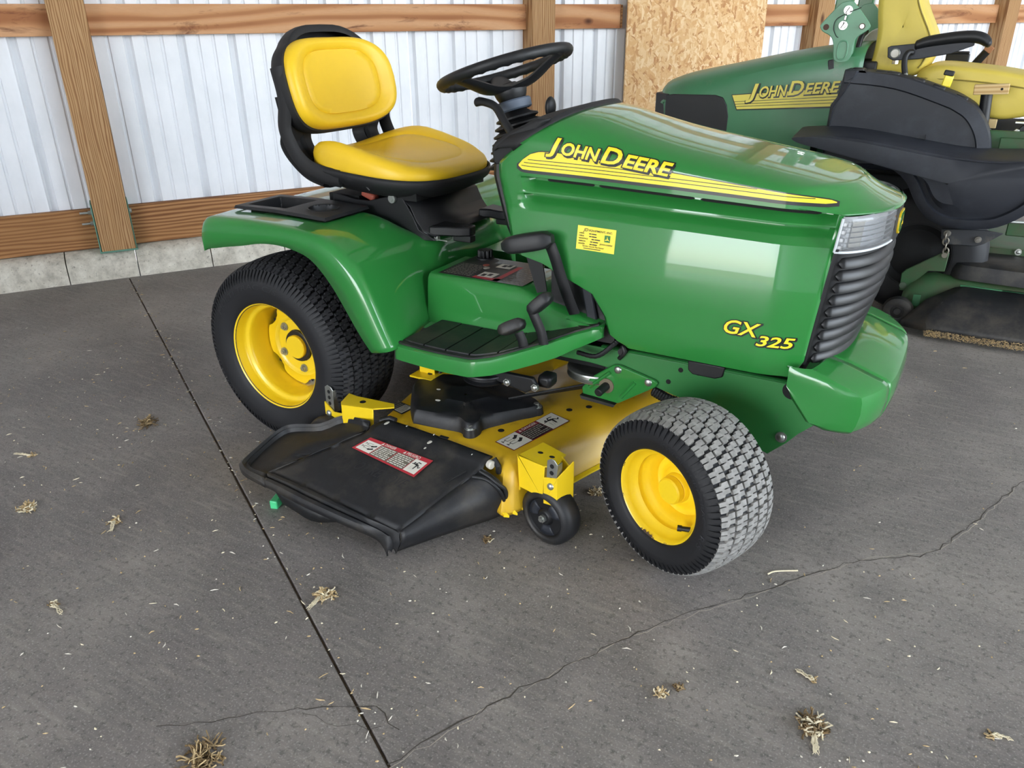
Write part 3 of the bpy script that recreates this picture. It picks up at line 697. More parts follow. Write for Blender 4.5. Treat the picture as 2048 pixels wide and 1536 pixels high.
# ---------------------------------------------------------------- dash cowl behind the hood, black
rowsD = []
nd = 40
for i in range(nd + 1):
    th = PI * i / nd; cc, ss = math.cos(th), math.sin(th)
    t = abs(cc) ** (2 / NEXP) * (1 if cc > 0 else -1); hz = ss ** (2 / NEXP)
    x = .80
    for it in range(8):
        z = ztop(x) + (zc(x) - ztop(x)) * hz; x = xr(z)
    y = -(.244 - wid(x)) * t; d = hz
    rowsD.append([(x + .002, y, z - .004), (x - .004, y, z + .003), (x - .012, y * .995, z + .004 + .006 * d), (lerp(x - .05, x - .10, d), y * .97, z + lerp(.0, -.012, d)), (lerp(x - .07, x - .16, d), y * .92, z - lerp(.012, .055, d)), (lerp(x - .075, x - .20, d), y * .86, z - lerp(.03, .10, d))])
# lower skirts of the cowl along the hood's rear edge
for sgn in (-1, 1):
    pass
dash = B().grid(rowsD).obj('dash_cowl', BLACK_GRAIN, tr, smooth=40, solid=.004)
b = B()
for sgn in (-1, 1):
    pr = [(.874, .672), (.845, .671), (.79, .686), (.72, .706), (.66, .735)]
    g = [[(x + .003, sgn * (.252), z), (x - .006, sgn * .254, z), (x - .018, sgn * .246, z), (x - .026, sgn * .225, z)] for z, x in pr]
    b.grid(g)
b.obj('cowl_trim', BLACK, dash, smooth=40, kind='stuff')
b = B().prism([(.86, .66), (.86, .90), (.70, .90), (.705, .66)], 'y', -.20, .20); b.obj('pedestal', BLACK, dash, bevel=.01)
for sgn in (-1, 1):
    b = B().prism([(.640, .908), (.650, .926), (.70, .955), (.77, .986), (.80, .986), (.70, .895), (.672, .87), (.668, .842), (.652, .842)], 'y', sgn * .12, sgn * .238); b.obj('cowl_flank', BLACK_GRAIN, dash, bevel=.007)
# recessed pockets on the cowl (dark openings)
for y0, y1, n0, n1 in ((-.222, -.165, .06, .30), (-.05, .06, .5, .9)):
    pass
b = B(); b.add([(.742, -.2445, .906), (.80, -.2425, .968), (.802, -.205, .978), (.745, -.215, .917)], [(0, 1, 2, 3)])
# ---------------------------------------------------------------- nose: headlamps, grille, emblem
def nose_plan(z, f):
    """plan curve of the grille at height z: f from 0 (right rear edge) to 1 (left rear edge)"""
    xr_ = xf(z); xc = lerp(1.548, 1.590, sm(z, .46, .70)); a = PI * f
    y = -.241 * math.cos(a); yy = abs(math.cos(a))
    return Vector((xr_ + (xc - xr_) * (1 - yy ** 2.4) ** .62, y, z))
def nose_n(z, f):
    a, b_ = nose_plan(z, max(0, f - .01)), nose_plan(z, min(1, f + .01)); d = (b_ - a).normalized(); return Vector((d.y, -d.x, 0))
def ff(n=48): return [.5 - .5 * math.cos(PI * i / n) if False else i / n for i in range(n + 1)]
b = B(); zs_ = [.485 + (.752 - .485) * i / 14 for i in range(15)]
b.grid([[nose_plan(z, f) - nose_n(z, f) * .010 for z in zs_] for f in ff()]); gr = b.obj('grille', BLACK, tr, smooth=50)
NL = 9; LOUV = simple('louver_plastic', '0e0f11', .42, var=.1)
for k in range(NL):
    z0 = lerp(.497, .722, k / (NL - 1)); b = B(); fs_ = [lerp(.075, .925, i / 40) for i in range(41)]
    rws = []
    for i, f in enumerate(fs_):
        e = min(1, (min(i, 40 - i) + .02) / 1.2) ** .5; hh = .0122
        rws.append([nose_plan(z0 + hh * dz * e, f) + nose_n(z0, f) * (dn * (.35 + .65 * e) - .010) for dz, dn in ((-1, 0), (-.98, .0065), (-.85, .0105), (-.55, .0105), (.3, .007), (.85, .0025), (1, 0))])
    b.grid(rws); m = 7; b.f += [tuple(range(m)), tuple(range(40 * m, 41 * m))]; b.m += [0, 0]; b.obj('louver', LOUV, gr, smooth=50)
b = B()
b.grid([[nose_plan(z, f) + nose_n(z, f) * o for z, o in ((.484, -.012), (.484, .003), (.755, .003), (.755, -.012))] for f in (0, .02, .04)]); b.obj('grille_edge', BLACK, gr, smooth=30)
t = NT('headlamp_lens'); tr_b = t.n('ShaderNodeBsdfTransparent'); tr_b.inputs[0].default_value = (.93, .94, .95, 1); gl = t.n('ShaderNodeBsdfGlossy'); gl.inputs['Roughness'].default_value = .05
df = t.n('ShaderNodeBsdfDiffuse'); df.inputs[0].default_value = (.8, .82, .84, 1); ms = t.n('ShaderNodeMixShader'); ms.inputs[0].default_value = .14; t.l(tr_b.outputs[0], ms.inputs[1]); t.l(df.outputs[0], ms.inputs[2])
fr = t.n('ShaderNodeFresnel'); fr.inputs[0].default_value = 1.5; m2 = t.n('ShaderNodeMixShader'); t.l(fr.outputs[0], m2.inputs[0]); t.l(ms.outputs[0], m2.inputs[1]); t.l(gl.outputs[0], m2.inputs[2]); t.l(m2.outputs[0], t.out.inputs[0]); LENS = t.m
REFL = simple('lamp_reflector', 'd8dadc', .28, metal=.7)
for sgn in (1, -1):
    def q(z, f, o):
        p = nose_plan(z, f) + nose_n(z, f) * o; return Vector((p.x, p.y * sgn, p.z))
    fa, fb = .004, .40; za, zb_ = .748, .8205
    hl = B()
    hl.grid([[q(z, lerp(fa, fb, i / 24), -.016) for z in (za, .76, .775, .79, .805, zb_)] for i in range(25)])
    lamp = hl.obj('headlamp', REFL, tr, smooth=40)
    # fluted vertical ribs at the outer end and level ribs across
    for k in range(6):
        z = lerp(za + .008, zb_ - .008, k / 5); b = B(); b.tube([q(z, lerp(fa + .05, fb, i / 16), -.004) for i in range(17)], .0016, n=6); b.obj('lens_rib', LENS, lamp)
    b = B(); b.grid([[q(z, f, -.013) for z in (.752, .812)] for f in (.12, .14, .16, .18, .20)]); b.obj('bulb_reflector', simple('dull_reflector', 'b8b4aa', .35, metal=.5), lamp)
    for k in range(4):
        z = lerp(.757, .807, k / 3); b = B(); b.box(q(z, .045, -.008), (.014, .012, .012)); b.obj('side_prism', REFL, lamp, bevel=.003)
    b = B(); b.grid([[q(z, lerp(fa, fb, i / 24), o) for z, o in ((za, -.004), (za + .002, .0005), (.76, .0015), (.79, .0015), (.81, .0012), (zb_, .0005), (zb_ + .004, -.004))] for i in range(25)]); b.obj('lens', LENS, lamp, smooth=50)
    b = B(); b.tube([q(z, f, .0012) for z, f in [(za, lerp(fa, fb, i / 16)) for i in range(17)]], .0028, n=8); b.tube([q(lerp(za, zb_, i / 6), fa, .0008) for i in range(7)], .003, n=8); b.obj('lens_rim', simple('clear_rim', 'cfd4d8', .25, coat=.5), lamp, kind='stuff')
# centre badge panel between the lamps
b = B(); b.grid([[nose_plan(z, f) + nose_n(z, f) * .002 for z in (.74, .76, .79, .815)] for f in [lerp(.405, .595, i / 8) for i in range(9)]]); bd = b.obj('badge_panel', BLACK, gr, smooth=40)
b = B()
def bp(u, v, o): z = .778 + v * .026; f = .5 + u * .05; return nose_plan(z, f) + nose_n(z, f) * o
rim = [(math.copysign(abs(math.cos(a)) ** .5, math.cos(a)), math.copysign(abs(math.sin(a)) ** .5, math.sin(a))) for a in [2 * PI * i / 28 for i in range(28)]]
b.hexa([bp(u, v, .002) for u, v in rim], [bp(u, v, .006) for u, v in rim]); b.obj('badge_border', YELLOW, gr)
b = B(); b.hexa([bp(u * .86, v * .86, .005) for u, v in rim], [bp(u * .86, v * .86, .007) for u, v in rim]); b.obj('badge_field', GREEN, gr)
b = B(); b.add([bp((.5 - u) * 1.3, (v - .45) * 1.5, .0078) for u, v in deer], [tuple(range(len(deer)))]); b.obj('badge_deer', YELLOW, gr, smooth=0, fixn=False)
# ---------------------------------------------------------------- bumper: two end caps and the middle piece
def bsec(y):
    """section of the bumper (x, z) at lateral position y, from the grille foot over the front to the lower lip"""
    k = abs(y) / .295; xo = 1.662 - .060 * k ** 3.5
    zt = .497 - .005 * k; zl = .352 + .004 * k
    return [(1.50, zt - .004), (1.535 - .045 * k ** 2, zt), (lerp(1.585, 1.52, k ** 2), zt - .010), (lerp(1.615, 1.56, k ** 2), zt - .022), (xo - .014, .457), (xo - .003, .449), (xo, .437), (xo + .001, .41), (xo - .004, .38), (xo - .010, zl + .008), (xo - .018, zl)]
ymid = .182
def capgrid(ys): return [[(x, y, z) for x, z in bsec(y)] for y in ys]
b = B().grid(capgrid([lerp(-ymid + .0015, ymid - .0015, i / 24) for i in range(25)])); bm_ = b.obj('bumper', GREEN, tr, smooth=30, solid=.006)
for sgn in (-1, 1):
    g = capgrid([sgn * y for y in (ymid + .0012, .20, .22, .24, .258, .27, .278)])
    # wrap the end of the cap back along the side
    pth = [(.288, .0), (.2925, .02), (.295, .05), (.2955, .09), (.295, .13), (.2935, .16), (.2925, .165)]
    base = bsec(.285)
    for yy, back in pth:
        r = []
        for q_, (x, z) in enumerate(base):
            xx = max(1.448 + .004 * (q_ < 4), x - back) if q_ > 3 else max(1.448, x - back * .72)
            zlow = pl(back, [(.05, .352), (.085, .362), (.105, .385), (.125, .412), (.145, .438), (.165, .447)])
            z2 = max(z, zlow); r.append((xx, sgn * (yy - (.012 if q_ == 0 else .006 if q_ == 1 else .002 if q_ == 2 else 0) - (.004 if q_ == 10 else 0)), z2))
        g.append(r)
    B().grid(g).obj('bumper_end', GREEN, bm_, smooth=30, solid=.006)
# ---------------------------------------------------------------- rear fender and seat platform, one moulding from side to side
def fmap(y):
    """section (x, z) of the fender moulding at lateral position y, from the rear lip forward and down to the footwell"""
    a = abs(y); k = sm(a, .135, .235)          # 0 over the seat platform, 1 over the wheels
    out = [(-.200, .600), (-.206, .64), (-.202, .675), (-.180, .697), (-.12, .703), (0, .706), (.10, .705), (.18, .701), (.235, .694), (.283, .678), (.330, .648), (.372, .608), (.404, .560), (.428, .510), (.452, .460), (.478, .410)]
    inn = [(-.236, .575), (-.238, .62), (-.234, .668), (-.21, .690), (-.15, .694), (-.06, .688), (.02, .676), (.12, .662), (.22, .648), (.30, .637), (.36, .630), (.388, .624), (.402, .600), (.408, .55), (.410, .48), (.414, .41)]
    w4 = (1 - sm(a, .25, .44)) * .045; out = [(x - (0, 0, 0, 0, 0, 0, 0, 0, 0, 0, 0, .05, .2, .5, .8, 1)[q] * w4, z) for q, (x, z) in enumerate(out)]
    bow = -.03 * (1 - (a / .47) ** 2)
    return [(lerp(i[0], o[0], k) + (bow * k if q < 5 else 0), lerp(i[1], o[1], k)) for q, (i, o) in enumerate(zip(inn, out))]
def dens(sec, m=4):
    p = smooth_path([(x, z, 0) for x, z in sec], m); return [(q.x, q.y) for q in p]
lowlip = [(-.196, .598), (-.19, .603), (-.175, .608), (-.15, .612), (-.10, .622), (-.03, .634), (.04, .648), (.11, .652), (.17, .645), (.22, .630), (.262, .597), (.298, .555), (.328, .510), (.356, .466), (.384, .425), (.410, .394)]
ys = [.4985, .4995, .4975, .490, .478, .462, .44, .41, .38, .34, .30, .265, .245, .23, .215, .20, .185, .17, .155, .14, .11, .06, 0]
g = []
def fender_row(q, y):
    top = dens(fmap(y)); low = dens(lowlip)
    if q == 0: sec = [(lx, lz) for lx, lz in low]
    elif q == 1: sec = [(lerp(t[0], l[0], .55), lerp(t[1], l[1], .62)) for t, l in zip(top, low)]
    elif q == 2: sec = [(lerp(t[0], l[0], .2), lerp(t[1], l[1], .24)) for t, l in zip(top, low)]
    elif q == 3: sec = [(lerp(t[0], l[0], .06), lerp(t[1], l[1], .07)) for t, l in zip(top, low)]
    else: sec = top
    return sec
for sgn in (1, -1):
    seq = list(enumerate(ys)) if sgn == 1 else [(q, y) for q, y in list(enumerate(ys))[:-1]][::-1]
    for q, y in (seq if sgn == -1 else seq):
        pass
rowsF = [[(x, -y, z) for x, z in fender_row(q, y)] for q, y in enumerate(ys)]
rowsF += [[(x, -p[1], z) if False else (x, -yy, z) for (x, yy, z) in r] for r, p in zip(rowsF[:-1][::-1], range(99))] if False else [[(x, -yy, z) for (x, yy, z) in r] for r in rowsF[:-1][::-1]]
_fb = B().grid(rowsF); _k = [i for i, f in enumerate(_fb.f) if not all(-.155 < _fb.v[j][0] < .185 and .215 < abs(_fb.v[j][1]) < .385 and _fb.v[j][2] > .69 for j in f)]
_fb.f = [_fb.f[i] for i in _k]; _fb.m = [0] * len(_fb.f)      # the trays drop into openings in the moulding
fender = _fb.obj('fender', GREEN, tr, smooth=40, solid=.004)
b = B().prism([(.30, .30), (.42, .30), (.405, .60), (.30, .60)], 'y', -.19, .19); b.v = [(min(x, .375), y, z) for x, y, z in b.v]; b.obj('transmission_cover', BLACK_GLOSS, tr, bevel=.01)
b = B().box((0.0, 0, .33), (.30, .36, .22)); b.cyl((0, -.33, .29), (0, .33, .29), .045); b.obj('rear_axle', DARK, tr, bevel=.01)
# storage tray with a cup holder, let into the top of each fender
def tray(sgn):
    def Z(x): return pl(x, [(-.2, .7085), (0, .713), (.2, .7075)])
    ya, yb_, xa, xb = -.395, -.205, -.165, .195
    def pt(x, y, dz=0): return (x, sgn * y if sgn > 0 else -y, Z(x) + dz)
    def S(p): return (p[0], p[1] * sgn, p[2])
    rim = [(xa, ya + .02), (xa + .02, yb_), (xb, yb_ - .02), (xb + .01, ya + .05), (xb - .03, ya)]
    b = B()
    # bevelled rim ring round the two openings, as a sheet with a rectangular well and a round cup hole
    nx, ny = 90, 48
    well = (-.135, .018, -.365, -.235); cup = (.105, -.302, .043)
    g = []
    for i in range(nx + 1):
        r = []
        for j in range(ny + 1):
            x = lerp(xa, xb, i / nx); y = lerp(ya, yb_, j / ny); d = 0
            wx = min(sm(x, well[0], well[0] + .012), sm(x, well[1], well[1] - .012)); wy = min(sm(y, well[2], well[2] + .012), sm(y, well[3], well[3] - .012)); d = -.045 * min(wx, wy); rc = math.hypot(x - cup[0], y - cup[1]); d = min(d, -.05 * sm(rc, cup[2] + .002, cup[2] - .004))
            e = min(i, nx - i, j, ny - j); h = .0065 if e > 0 else -.002
            r.append(S((x, y, Z(x) + h + d)))
        g.append(r)
    b.grid(g); o = b.obj('storage_tray', BLACK_GLOSS if False else BLACK, fender, smooth=30)
    c = B(); cx, cy, cr = cup
    def ring(r, dz, cut=.0): 
        return [S((cx + r * math.cos(a) * (1 - .0), cy + r * math.sin(a), Z(cx) + dz)) for a in [2 * PI * k / 40 for k in range(40)]]
    c.k = 0; c.grid([ring(cr + .006, .0070), ring(cr + .003, .0092), ring(cr, .0085)], cv=True)
    c.obj('cup_rim', BLACK, fender)
    return o
tray(1); tray(-1)
# ---------------------------------------------------------------- footrest platform with rubber mat, and the tunnel cover beside it
OUT = [(.468, -.470), (.50, -.474), (.60, -.480), (.70, -.476), (.735, -.466), (.80, -.432), (.86, -.390), (.92, -.340), (.965, -.298), (.985, -.268)]
INN = [(.43, -.20)] * 1
def pz(x): return pl(x, [(.4, .418), (.70, .420), (.76, .430), (.86, .462), (.93, .488), (1.0, .505)])
for sgn in (1, -1):
    o = smooth_path([(x, y, 0) for x, y in OUT], 5); g = []
    for p in o:
        z = pz(p.x); zl = z - pl(p.x, [(.46, .040), (.7, .043), (.9, .048), (1, .03)])
        xi = lerp(p.x, .70, .12)
        g.append([(p.x, (p.y + .012) * sgn, zl - .002), (p.x, p.y * sgn, zl), (p.x + .001, (p.y - .001) * sgn, (z + zl) / 2), (p.x, (p.y + .003) * sgn, z - .004), (p.x - .001, (p.y + .012) * sgn, z), (p.x - .002, (p.y + .04) * sgn, z), (xi, -.20 * sgn, z)])
    fp_ = B().grid(g).obj('foot_platform', GREEN, tr, smooth=40, solid=.003)
    # mat: a dark sheet with a raised border and four ribbed pads
    o2 = [Vector((p.x - .002, (p.y + .014), 0)) for p in o if p.x < .975]
    g = [[(p.x, p.y * sgn, pz(p.x) - .001), (p.x, p.y * sgn, pz(p.x) + .005), (p.x - .001, (p.y + .010) * sgn, pz(p.x) + .006), (p.x - .002, (p.y + .0125) * sgn, pz(p.x) + .003), (lerp(p.x, .7, .1), min(-.235, p.y + .2) * sgn if p.x < .93 else (p.y + .03) * sgn, pz(p.x) + .003)] for p in o2]
    mat_ = B().grid(g).obj('foot_mat', BLACK_DUSTY, fp_, smooth=30)
    for k in range(5):
        x0 = .478 + k * .0715; b = B(); rws = []
        for i in range(5):
            x = x0 + .067 * i / 4; ye = pl(x, [(q.x, q.y) for q in o2]) + .018
            if k == 0 and i == 0: ye += .003
            sl = .022 * 0
            rws.append([(x, ye * sgn, pz(x) + .003), (x, (ye + .002) * sgn, pz(x) + .0075), (x + .0, -.262 * sgn, pz(x) + .0075), (x, -.258 * sgn, pz(x) + .003)])
        b.grid(rws); b.f += [(0, 1, 2, 3), tuple(len(b.v) - 4 + q for q in range(4))]; b.m += [0, 0]; b.obj('mat_pad', BLACK_DUSTY, fp_, smooth=0)
# tunnel cover between the footrests (the right flank carries the operating decal on top)
def tun(x, f):
    """section of the tunnel: f 0..1 from the right foot line over the top to the left one"""
    zt = pl(x, [(.40, .553), (.72, .553), (.745, .547), (.78, .535), (.84, .523), (.90, .512), (.97, .500), (1.02, .49)]); zb_ = pz(x) - .004
    yb2 = -.262 + .02 * 0; w0 = pl(x, [(.4, .252), (.74, .252), (.80, .262), (.90, .278), (1.0, .285)])
    P_ = [(-w0 - .012, zb_), (-w0 - .006, zb_ + .006), (-w0 - .002, lerp(zb_, zt, .3)), (-w0 + .002, lerp(zb_, zt, .7)), (-w0 + .006, zt - .014), (-w0 + .012, zt - .005), (-w0 + .022, zt), (-.12, zt + .001)]
    return P_
for sgn in (1, -1):
    xs_ = [.425, .47, .55, .65, .715, .735, .752, .77, .80, .84, .88, .92, .96, .985]
    B().grid([[(x, y * sgn, z) for y, z in tun(x, 0)] + [(x, -.05 * sgn, tun(x, 0)[-1][1])] for x in xs_]).obj('tunnel_cover' if sgn > 0 else 'tunnel_cover', GREEN, tr, smooth=40)
b = B(); PANEL = simple('operating_panel', '2c2b2a', .45, coat=.3)
ZP = .5552
def pq(u, v):
    """panel coordinates: u from the rear to the front, v from the right edge inwards"""
    return Vector((lerp(.452, .728, u), lerp(-.232, -.03, v), ZP))
b.add([pq(0, 0), pq(1, 0), pq(1, .6), pq(.85, 1), pq(0, 1)], [(0, 1, 2, 3, 4)]); pn = b.obj('operating_panel', PANEL, tr, smooth=0, solid=.0008)
def pr(name, u0, v0, u1, v1, mat, dz=.0008):
    b = B(); b.add([pq(u0, v0) + Vector((0, 0, dz)), pq(u1, v0) + Vector((0, 0, dz)), pq(u1, v1) + Vector((0, 0, dz)), pq(u0, v1) + Vector((0, 0, dz))], [(0, 1, 2, 3)]); return b.obj(name, mat, pn, smooth=0, fixn=False)
pr('red_band', .40, .02, .70, .12, STICKER_R); pr('red_band', .64, .02, .70, .75, STICKER_R)
pr('pictogram', .42, .10, .60, .32, STICKER_W, .0010); pr('pictogram', .43, .58, .60, .78, STICKER_W, .0010)
for k, (u, v) in enumerate(((.47, .16), (.53, .2), (.5, .66), (.55, .7))): pr('pictogram_mark', u - .02, v - .03, u + .025, v + .07, STICKER_K, .0014)
PRT = simple('pale_print', '9a968c', .6)
b = B(); rnd = random.Random(3)
for k in range(9):
    v = .05 + k * .06; u = .04
    while u < .34: w_ = rnd.uniform(.015, .05); a = pq(u, v); c = pq(min(.36, u + w_), v + .022); u += w_ + .012; b.add([(a.x, a.y, ZP + .0008), (c.x, a.y, ZP + .0008), (c.x, c.y, ZP + .0008), (a.x, c.y, ZP + .0008)], [(0, 1, 2, 3)])
for k in range(8):
    v = .08 + k * .085; u = .74
    while u < .93: w_ = rnd.uniform(.012, .05); a = pq(u, v); c = pq(min(.95, u + w_), v + .018); u += w_ + .025; b.add([(a.x, a.y, ZP + .0008), (c.x, a.y, ZP + .0008), (c.x, c.y, ZP + .0008), (a.x, c.y, ZP + .0008)], [(0, 1, 2, 3)])
b.obj('small_print', PRT, pn, smooth=0, fixn=False, kind='stuff')
for u, v, m in ((.30, .62, ORANGE), (.36, .50, PRT)):
    b = B(); b.cyl(pq(u, v), pq(u, v) + Vector((0, 0, .0009)), .010, n=20); b.obj('print_disc', m, pn)
b = B(); kx = pq(.14, .94); b.cyl(kx, kx + Vector((0, 0, .004)), .027, n=28); b.obj('knob_collar', BLACK, pn)
b = B(); pts_ = [(kx.x + (.0205 + .0025 * (1 if k % 4 < 2 else -1)) * math.cos(2 * PI * k / 40), kx.y + (.0205 + .0025 * (1 if k % 4 < 2 else -1)) * math.sin(2 * PI * k / 40)) for k in range(40)]
b.prism(pts_, 'z', ZP + .004, ZP + .026); b.obj('height_knob', BLACK, pn, bevel=.0015)
# ---------------------------------------------------------------- pedals
def pad(name, c, L, W, H, rot, parent, mat=BLACK, sub=2):
    b = B(); n = 20; rws = []
    for i in range(9):
        t = i / 8; e = (1 - abs(2 * t - 1) ** 3) ** .5 if 0 < t < 1 else 0.02; rws.append([Vector((lerp(-L / 2, L / 2, t), math.copysign(abs(math.cos(a)) ** .42, math.cos(a)) * W / 2 * (.55 + .45 * e if 0 < t < 1 else .5), math.copysign(abs(math.sin(a)) ** .42, math.sin(a)) * H / 2 * (.5 + .5 * e if 0 < t < 1 else .42))) for a in [2 * PI * k / n for k in range(n)]])
    b.grid(rws, cv=True); m = n; b.f += [tuple(range(m)), tuple(range(8 * m, 9 * m))]; b.m += [0, 0]
    M = Matrix.Translation(c) @ rot.to_matrix().to_4x4(); b.v = [tuple(M @ Vector(v)) for v in b.v]; return b.obj(name, mat, parent, smooth=50)
# brake pedal: wide rubber pad on a black arm from inside the hood cut-out
b = B(); b.tube(smooth_path([(.845, -.300, .700), (.858, -.298, .668), (.872, -.292, .62), (.890, -.285, .565), (.905, -.275, .52)], 5), [(.016, .0045)] * 21, n=8, sq=(1, 0, .3)); b.obj('brake_pedal', BLACK_GLOSS, tr, smooth=50)
bk = [o for o in bpy.data.objects if o.name == 'brake_pedal'][0]
pad('pedal_pad', Vector((.792, -.318, .702)), .132, .062, .047, Euler((R(-8), R(-12), R(12))), bk, BLACK)
b = B(); b.tube([(.845, -.302, .700), (.835, -.306, .708), (.80, -.314, .706)], [(.016, .012)] * 3, n=8); b.obj('pad_bracket', BLACK, bk, smooth=50)
b = B().prism([(.752, .648), (.80, .640), (.814, .56), (.785, .552)], 'y', -.256, -.252); b.obj('pedal_shield', BLACK, bk)
for name, pth, pc, rot in (('forward_pedal', [(.875, -.385, .468), (.868, -.386, .50), (.853, -.387, .532), (.840, -.386, .556)], (.860, -.378, .572), Euler((R(-20), R(-42), R(20)))), ('reverse_pedal', [(.822, -.392, .448), (.818, -.393, .47), (.808, -.394, .492)], (.787, -.392, .502), Euler((R(-25), R(-25), R(20))))):
    q = smooth_path(pth, 5); b = B(); b.tube(q, [(.0135, .004)] * len(q), n=8, sq=(1, .1, .1)); po = b.obj(name, BLACK_GLOSS, tr, smooth=50); pad('pedal_pad', Vector(pc), .072, .044, .032, rot, po, BLACK_DUSTY)
# dark inner panels seen through the hood's cut-out
b = B().prism([(.815, .66), (.86, .63), (.96, .60), (1.0, .52), (1.0, .44), (.815, .44)], 'y', -.232, -.226); b.obj('engine_shield', BLACK_GLOSS, tr)
b = B().prism([(.905, .60), (.935, .585), (.955, .50), (.93, .48)], 'y', -.246, -.234); b.obj('duct', CHARCOAL, tr, bevel=.004)
# ---------------------------------------------------------------- frame rails, axle, deck lift bracket
for sgn in (1, -1):
    b = B().prism([(.30, .41), (1.50, .41), (1.52, .33), (1.475, .285), (1.452, .255), (1.411, .213), (1.33, .24), (1.30, .30), (1.16, .316), (1.02, .352), (.92, .36), (.30, .36)], 'y', sgn * .194, sgn * .200)
    fr_ = b.obj('frame_rail', GREEN_FRAME, tr, bevel=.001)
    b = B(); b.add([(.95, sgn * .2005, .411), (1.47, sgn * .2005, .411), (1.47, sgn * .17, .411), (.95, sgn * .17, .411)], [(0, 1, 2, 3)]); b.obj('rail_flange', GREEN_FRAME, fr_, solid=.003)
    for x, z, r in ((1.172, .391, .0065), (1.142, .352, .0065), (1.218, .392, .0065), (1.31, .270, .006)):
        b = B(); b.cyl((x, sgn * .2004, z), (x, sgn * .2012, z), r, n=16); b.obj('rail_hole', DARK, fr_)
    b = B(); b.cyl((1.438, sgn * .2, .268), (1.438, sgn * .203, .268), .014, n=20); b.ball((1.438, sgn * .203, .268), (.010, .005, .010)); b.obj('bolt', STEEL, fr_)
    b = B(); b.cyl((1.447, sgn * .2003, .395), (1.447, sgn * .2016, .395), .022, n=28); b.obj('tow_hole', DARK, fr_)
    b = B().prism([(1.19, .424), (1.285, .424), (1.28, .396), (1.262, .388), (1.205, .388), (1.192, .398)], 'y', sgn * .200, sgn * .207); b.obj('latch_cover', BLACK, fr_, bevel=.003)
    b = B(); b.tube(smooth_path([(1.01, sgn * .206, .418), (1.016, sgn * .210, .428), (1.022, sgn * .212, .415), (1.012, sgn * .210, .400), (1.006, sgn * .207, .392)], 5), .006, n=8); b.cyl((1.015, sgn * .2, .414), (1.015, sgn * .216, .414), .011, n=14); b.obj('hood_latch', BLACK, fr_)
    # lift bracket with pressed ribs, two washers and the black pin
    b = B().prism([(.928, .322), (.992, .372), (1.010, .374), (1.108, .352), (1.118, .345), (1.112, .333), (1.01, .262), (.905, .268), (.902, .285)], 'y', sgn * .2015, sgn * .212); lb = b.obj('lift_bracket', GREEN, tr, bevel=.003)
    b = B().prism([(.900, .266), (1.005, .260), (1.0, .252), (.905, .256)], 'y', sgn * .2015, sgn * .22); b.obj('wear_strip', BLACK_DUSTY, lb)
    for p0, p1 in (((.926, .294), (.985, .350)), ((1.018, .283), (1.055, .335))):
        b = B(); b.tube([(p0[0], sgn * .2125, p0[1]), (p1[0], sgn * .2125, p1[1])], .0055, n=8); b.obj('pressed_rib', GREEN, lb)
    for x, z in ((1.006, .361), (1.092, .343)):
        b = B(); b.ball((x, sgn * .213, z), (.0105, .005, .0105), 16, 8); b.obj('bolt', STEEL, lb)
    b = B(); b.cyl((.976, sgn * .2115, .309), (.976, sgn * .216, .309), .021, n=24); b.obj('washer', simple('rusty_washer', '7a705c', .6, metal=.5), lb)
    b = B(); b.cyl((.976, sgn * .21, .309), (.970, sgn * .256, .303), .0115, n=16); b.obj('lift_pin', BLACK, lb, bevel=.002)
b = B().box((1.27, 0, .225), (.07, .56, .06)); b.box((1.27, 0, .29), (.16, .36, .10)); b.obj('front_axle', DARK, tr, bevel=.008)
b = B().box((1.1, 0, .47), (.72, .36, .10)); b.box((1.15, 0, .62), (.55, .36, .3)); b.obj('engine', DARK, tr, bevel=.01)
b = B().box((.70, 0, .37), (.5, .34, .07)); b.obj('underbody', DARK, tr)
# belt idlers and ribbed hose seen under the footrest
for x, y, z, r, m in ((.66, -.32, .318, .062, BLACK_GLOSS), (.915, -.135, .315, .085, STEEL)):
    b = B(); b.lathe([(-.012, r * .9), (-.012, r), (-.008, r * 1.02), (-.003, r * .9), (.003, r * .9), (.008, r * 1.02), (.012, r), (.013, r * .86), (.008, r * .7), (.008, 0)], (x, y, z), (0, 0, 1), 40); b.obj('idler_pulley', m if m is STEEL else BLACK_GLOSS, tr)
b = B().prism([(.68, .345), (.82, .348), (.835, .325), (.80, .30), (.69, .318)], 'y', -.345, -.33); ib = b.obj('idler_bracket', BLACK_GLOSS, tr, bevel=.004)
for x, z in ((.745, .322), (.83, .325)):
    b = B(); b.cyl((x, -.345, z), (x, -.352, z), .011, n=6); b.ball((x, -.352, z), (.008, .005, .008)); b.obj('bolt', STEEL, ib)
b = B(); b.box((.842, -.30, .332), (.04, .05, .035)); b.obj('belt_guard', BLACK_GLOSS, tr, bevel=.01)
hs = smooth_path([(.82, -.10, .355), (.89, -.125, .348), (.96, -.16, .338), (1.02, -.165, .33)], 14); b = B(); b.tube(hs, [.010 + .0016 * (k % 2) for k in range(len(hs))], n=10); b.obj('corrugated_hose', BLACK, tr, smooth=20)
hs = smooth_path([(1.10, -.19, .312), (1.16, -.20, .300), (1.24, -.19, .30)], 16); b = B(); b.tube(hs, [.013 + .002 * (k % 2) for k in range(len(hs))], n=10); b.obj('corrugated_hose', BLACK, tr, smooth=20)
hs = smooth_path([(.90, -.24, .40), (.96, -.25, .405), (1.0, -.235, .44), (1.01, -.22, .455)], 10); b = B(); b.tube(hs, [.006 + .001 * (k % 2) for k in range(len(hs))], n=8); b.obj('cable_sleeve', BLACK, tr, smooth=20)
b = B(); b.tube([(.72, -.30, .245), (.92, -.17, .285)], [(.004, .009)] * 2, n=8); b.tube([(.74, -.27, .245), (.95, -.15, .285)], [(.004, .009)] * 2, n=8); b.obj('drive_belt', BLACK, tr)
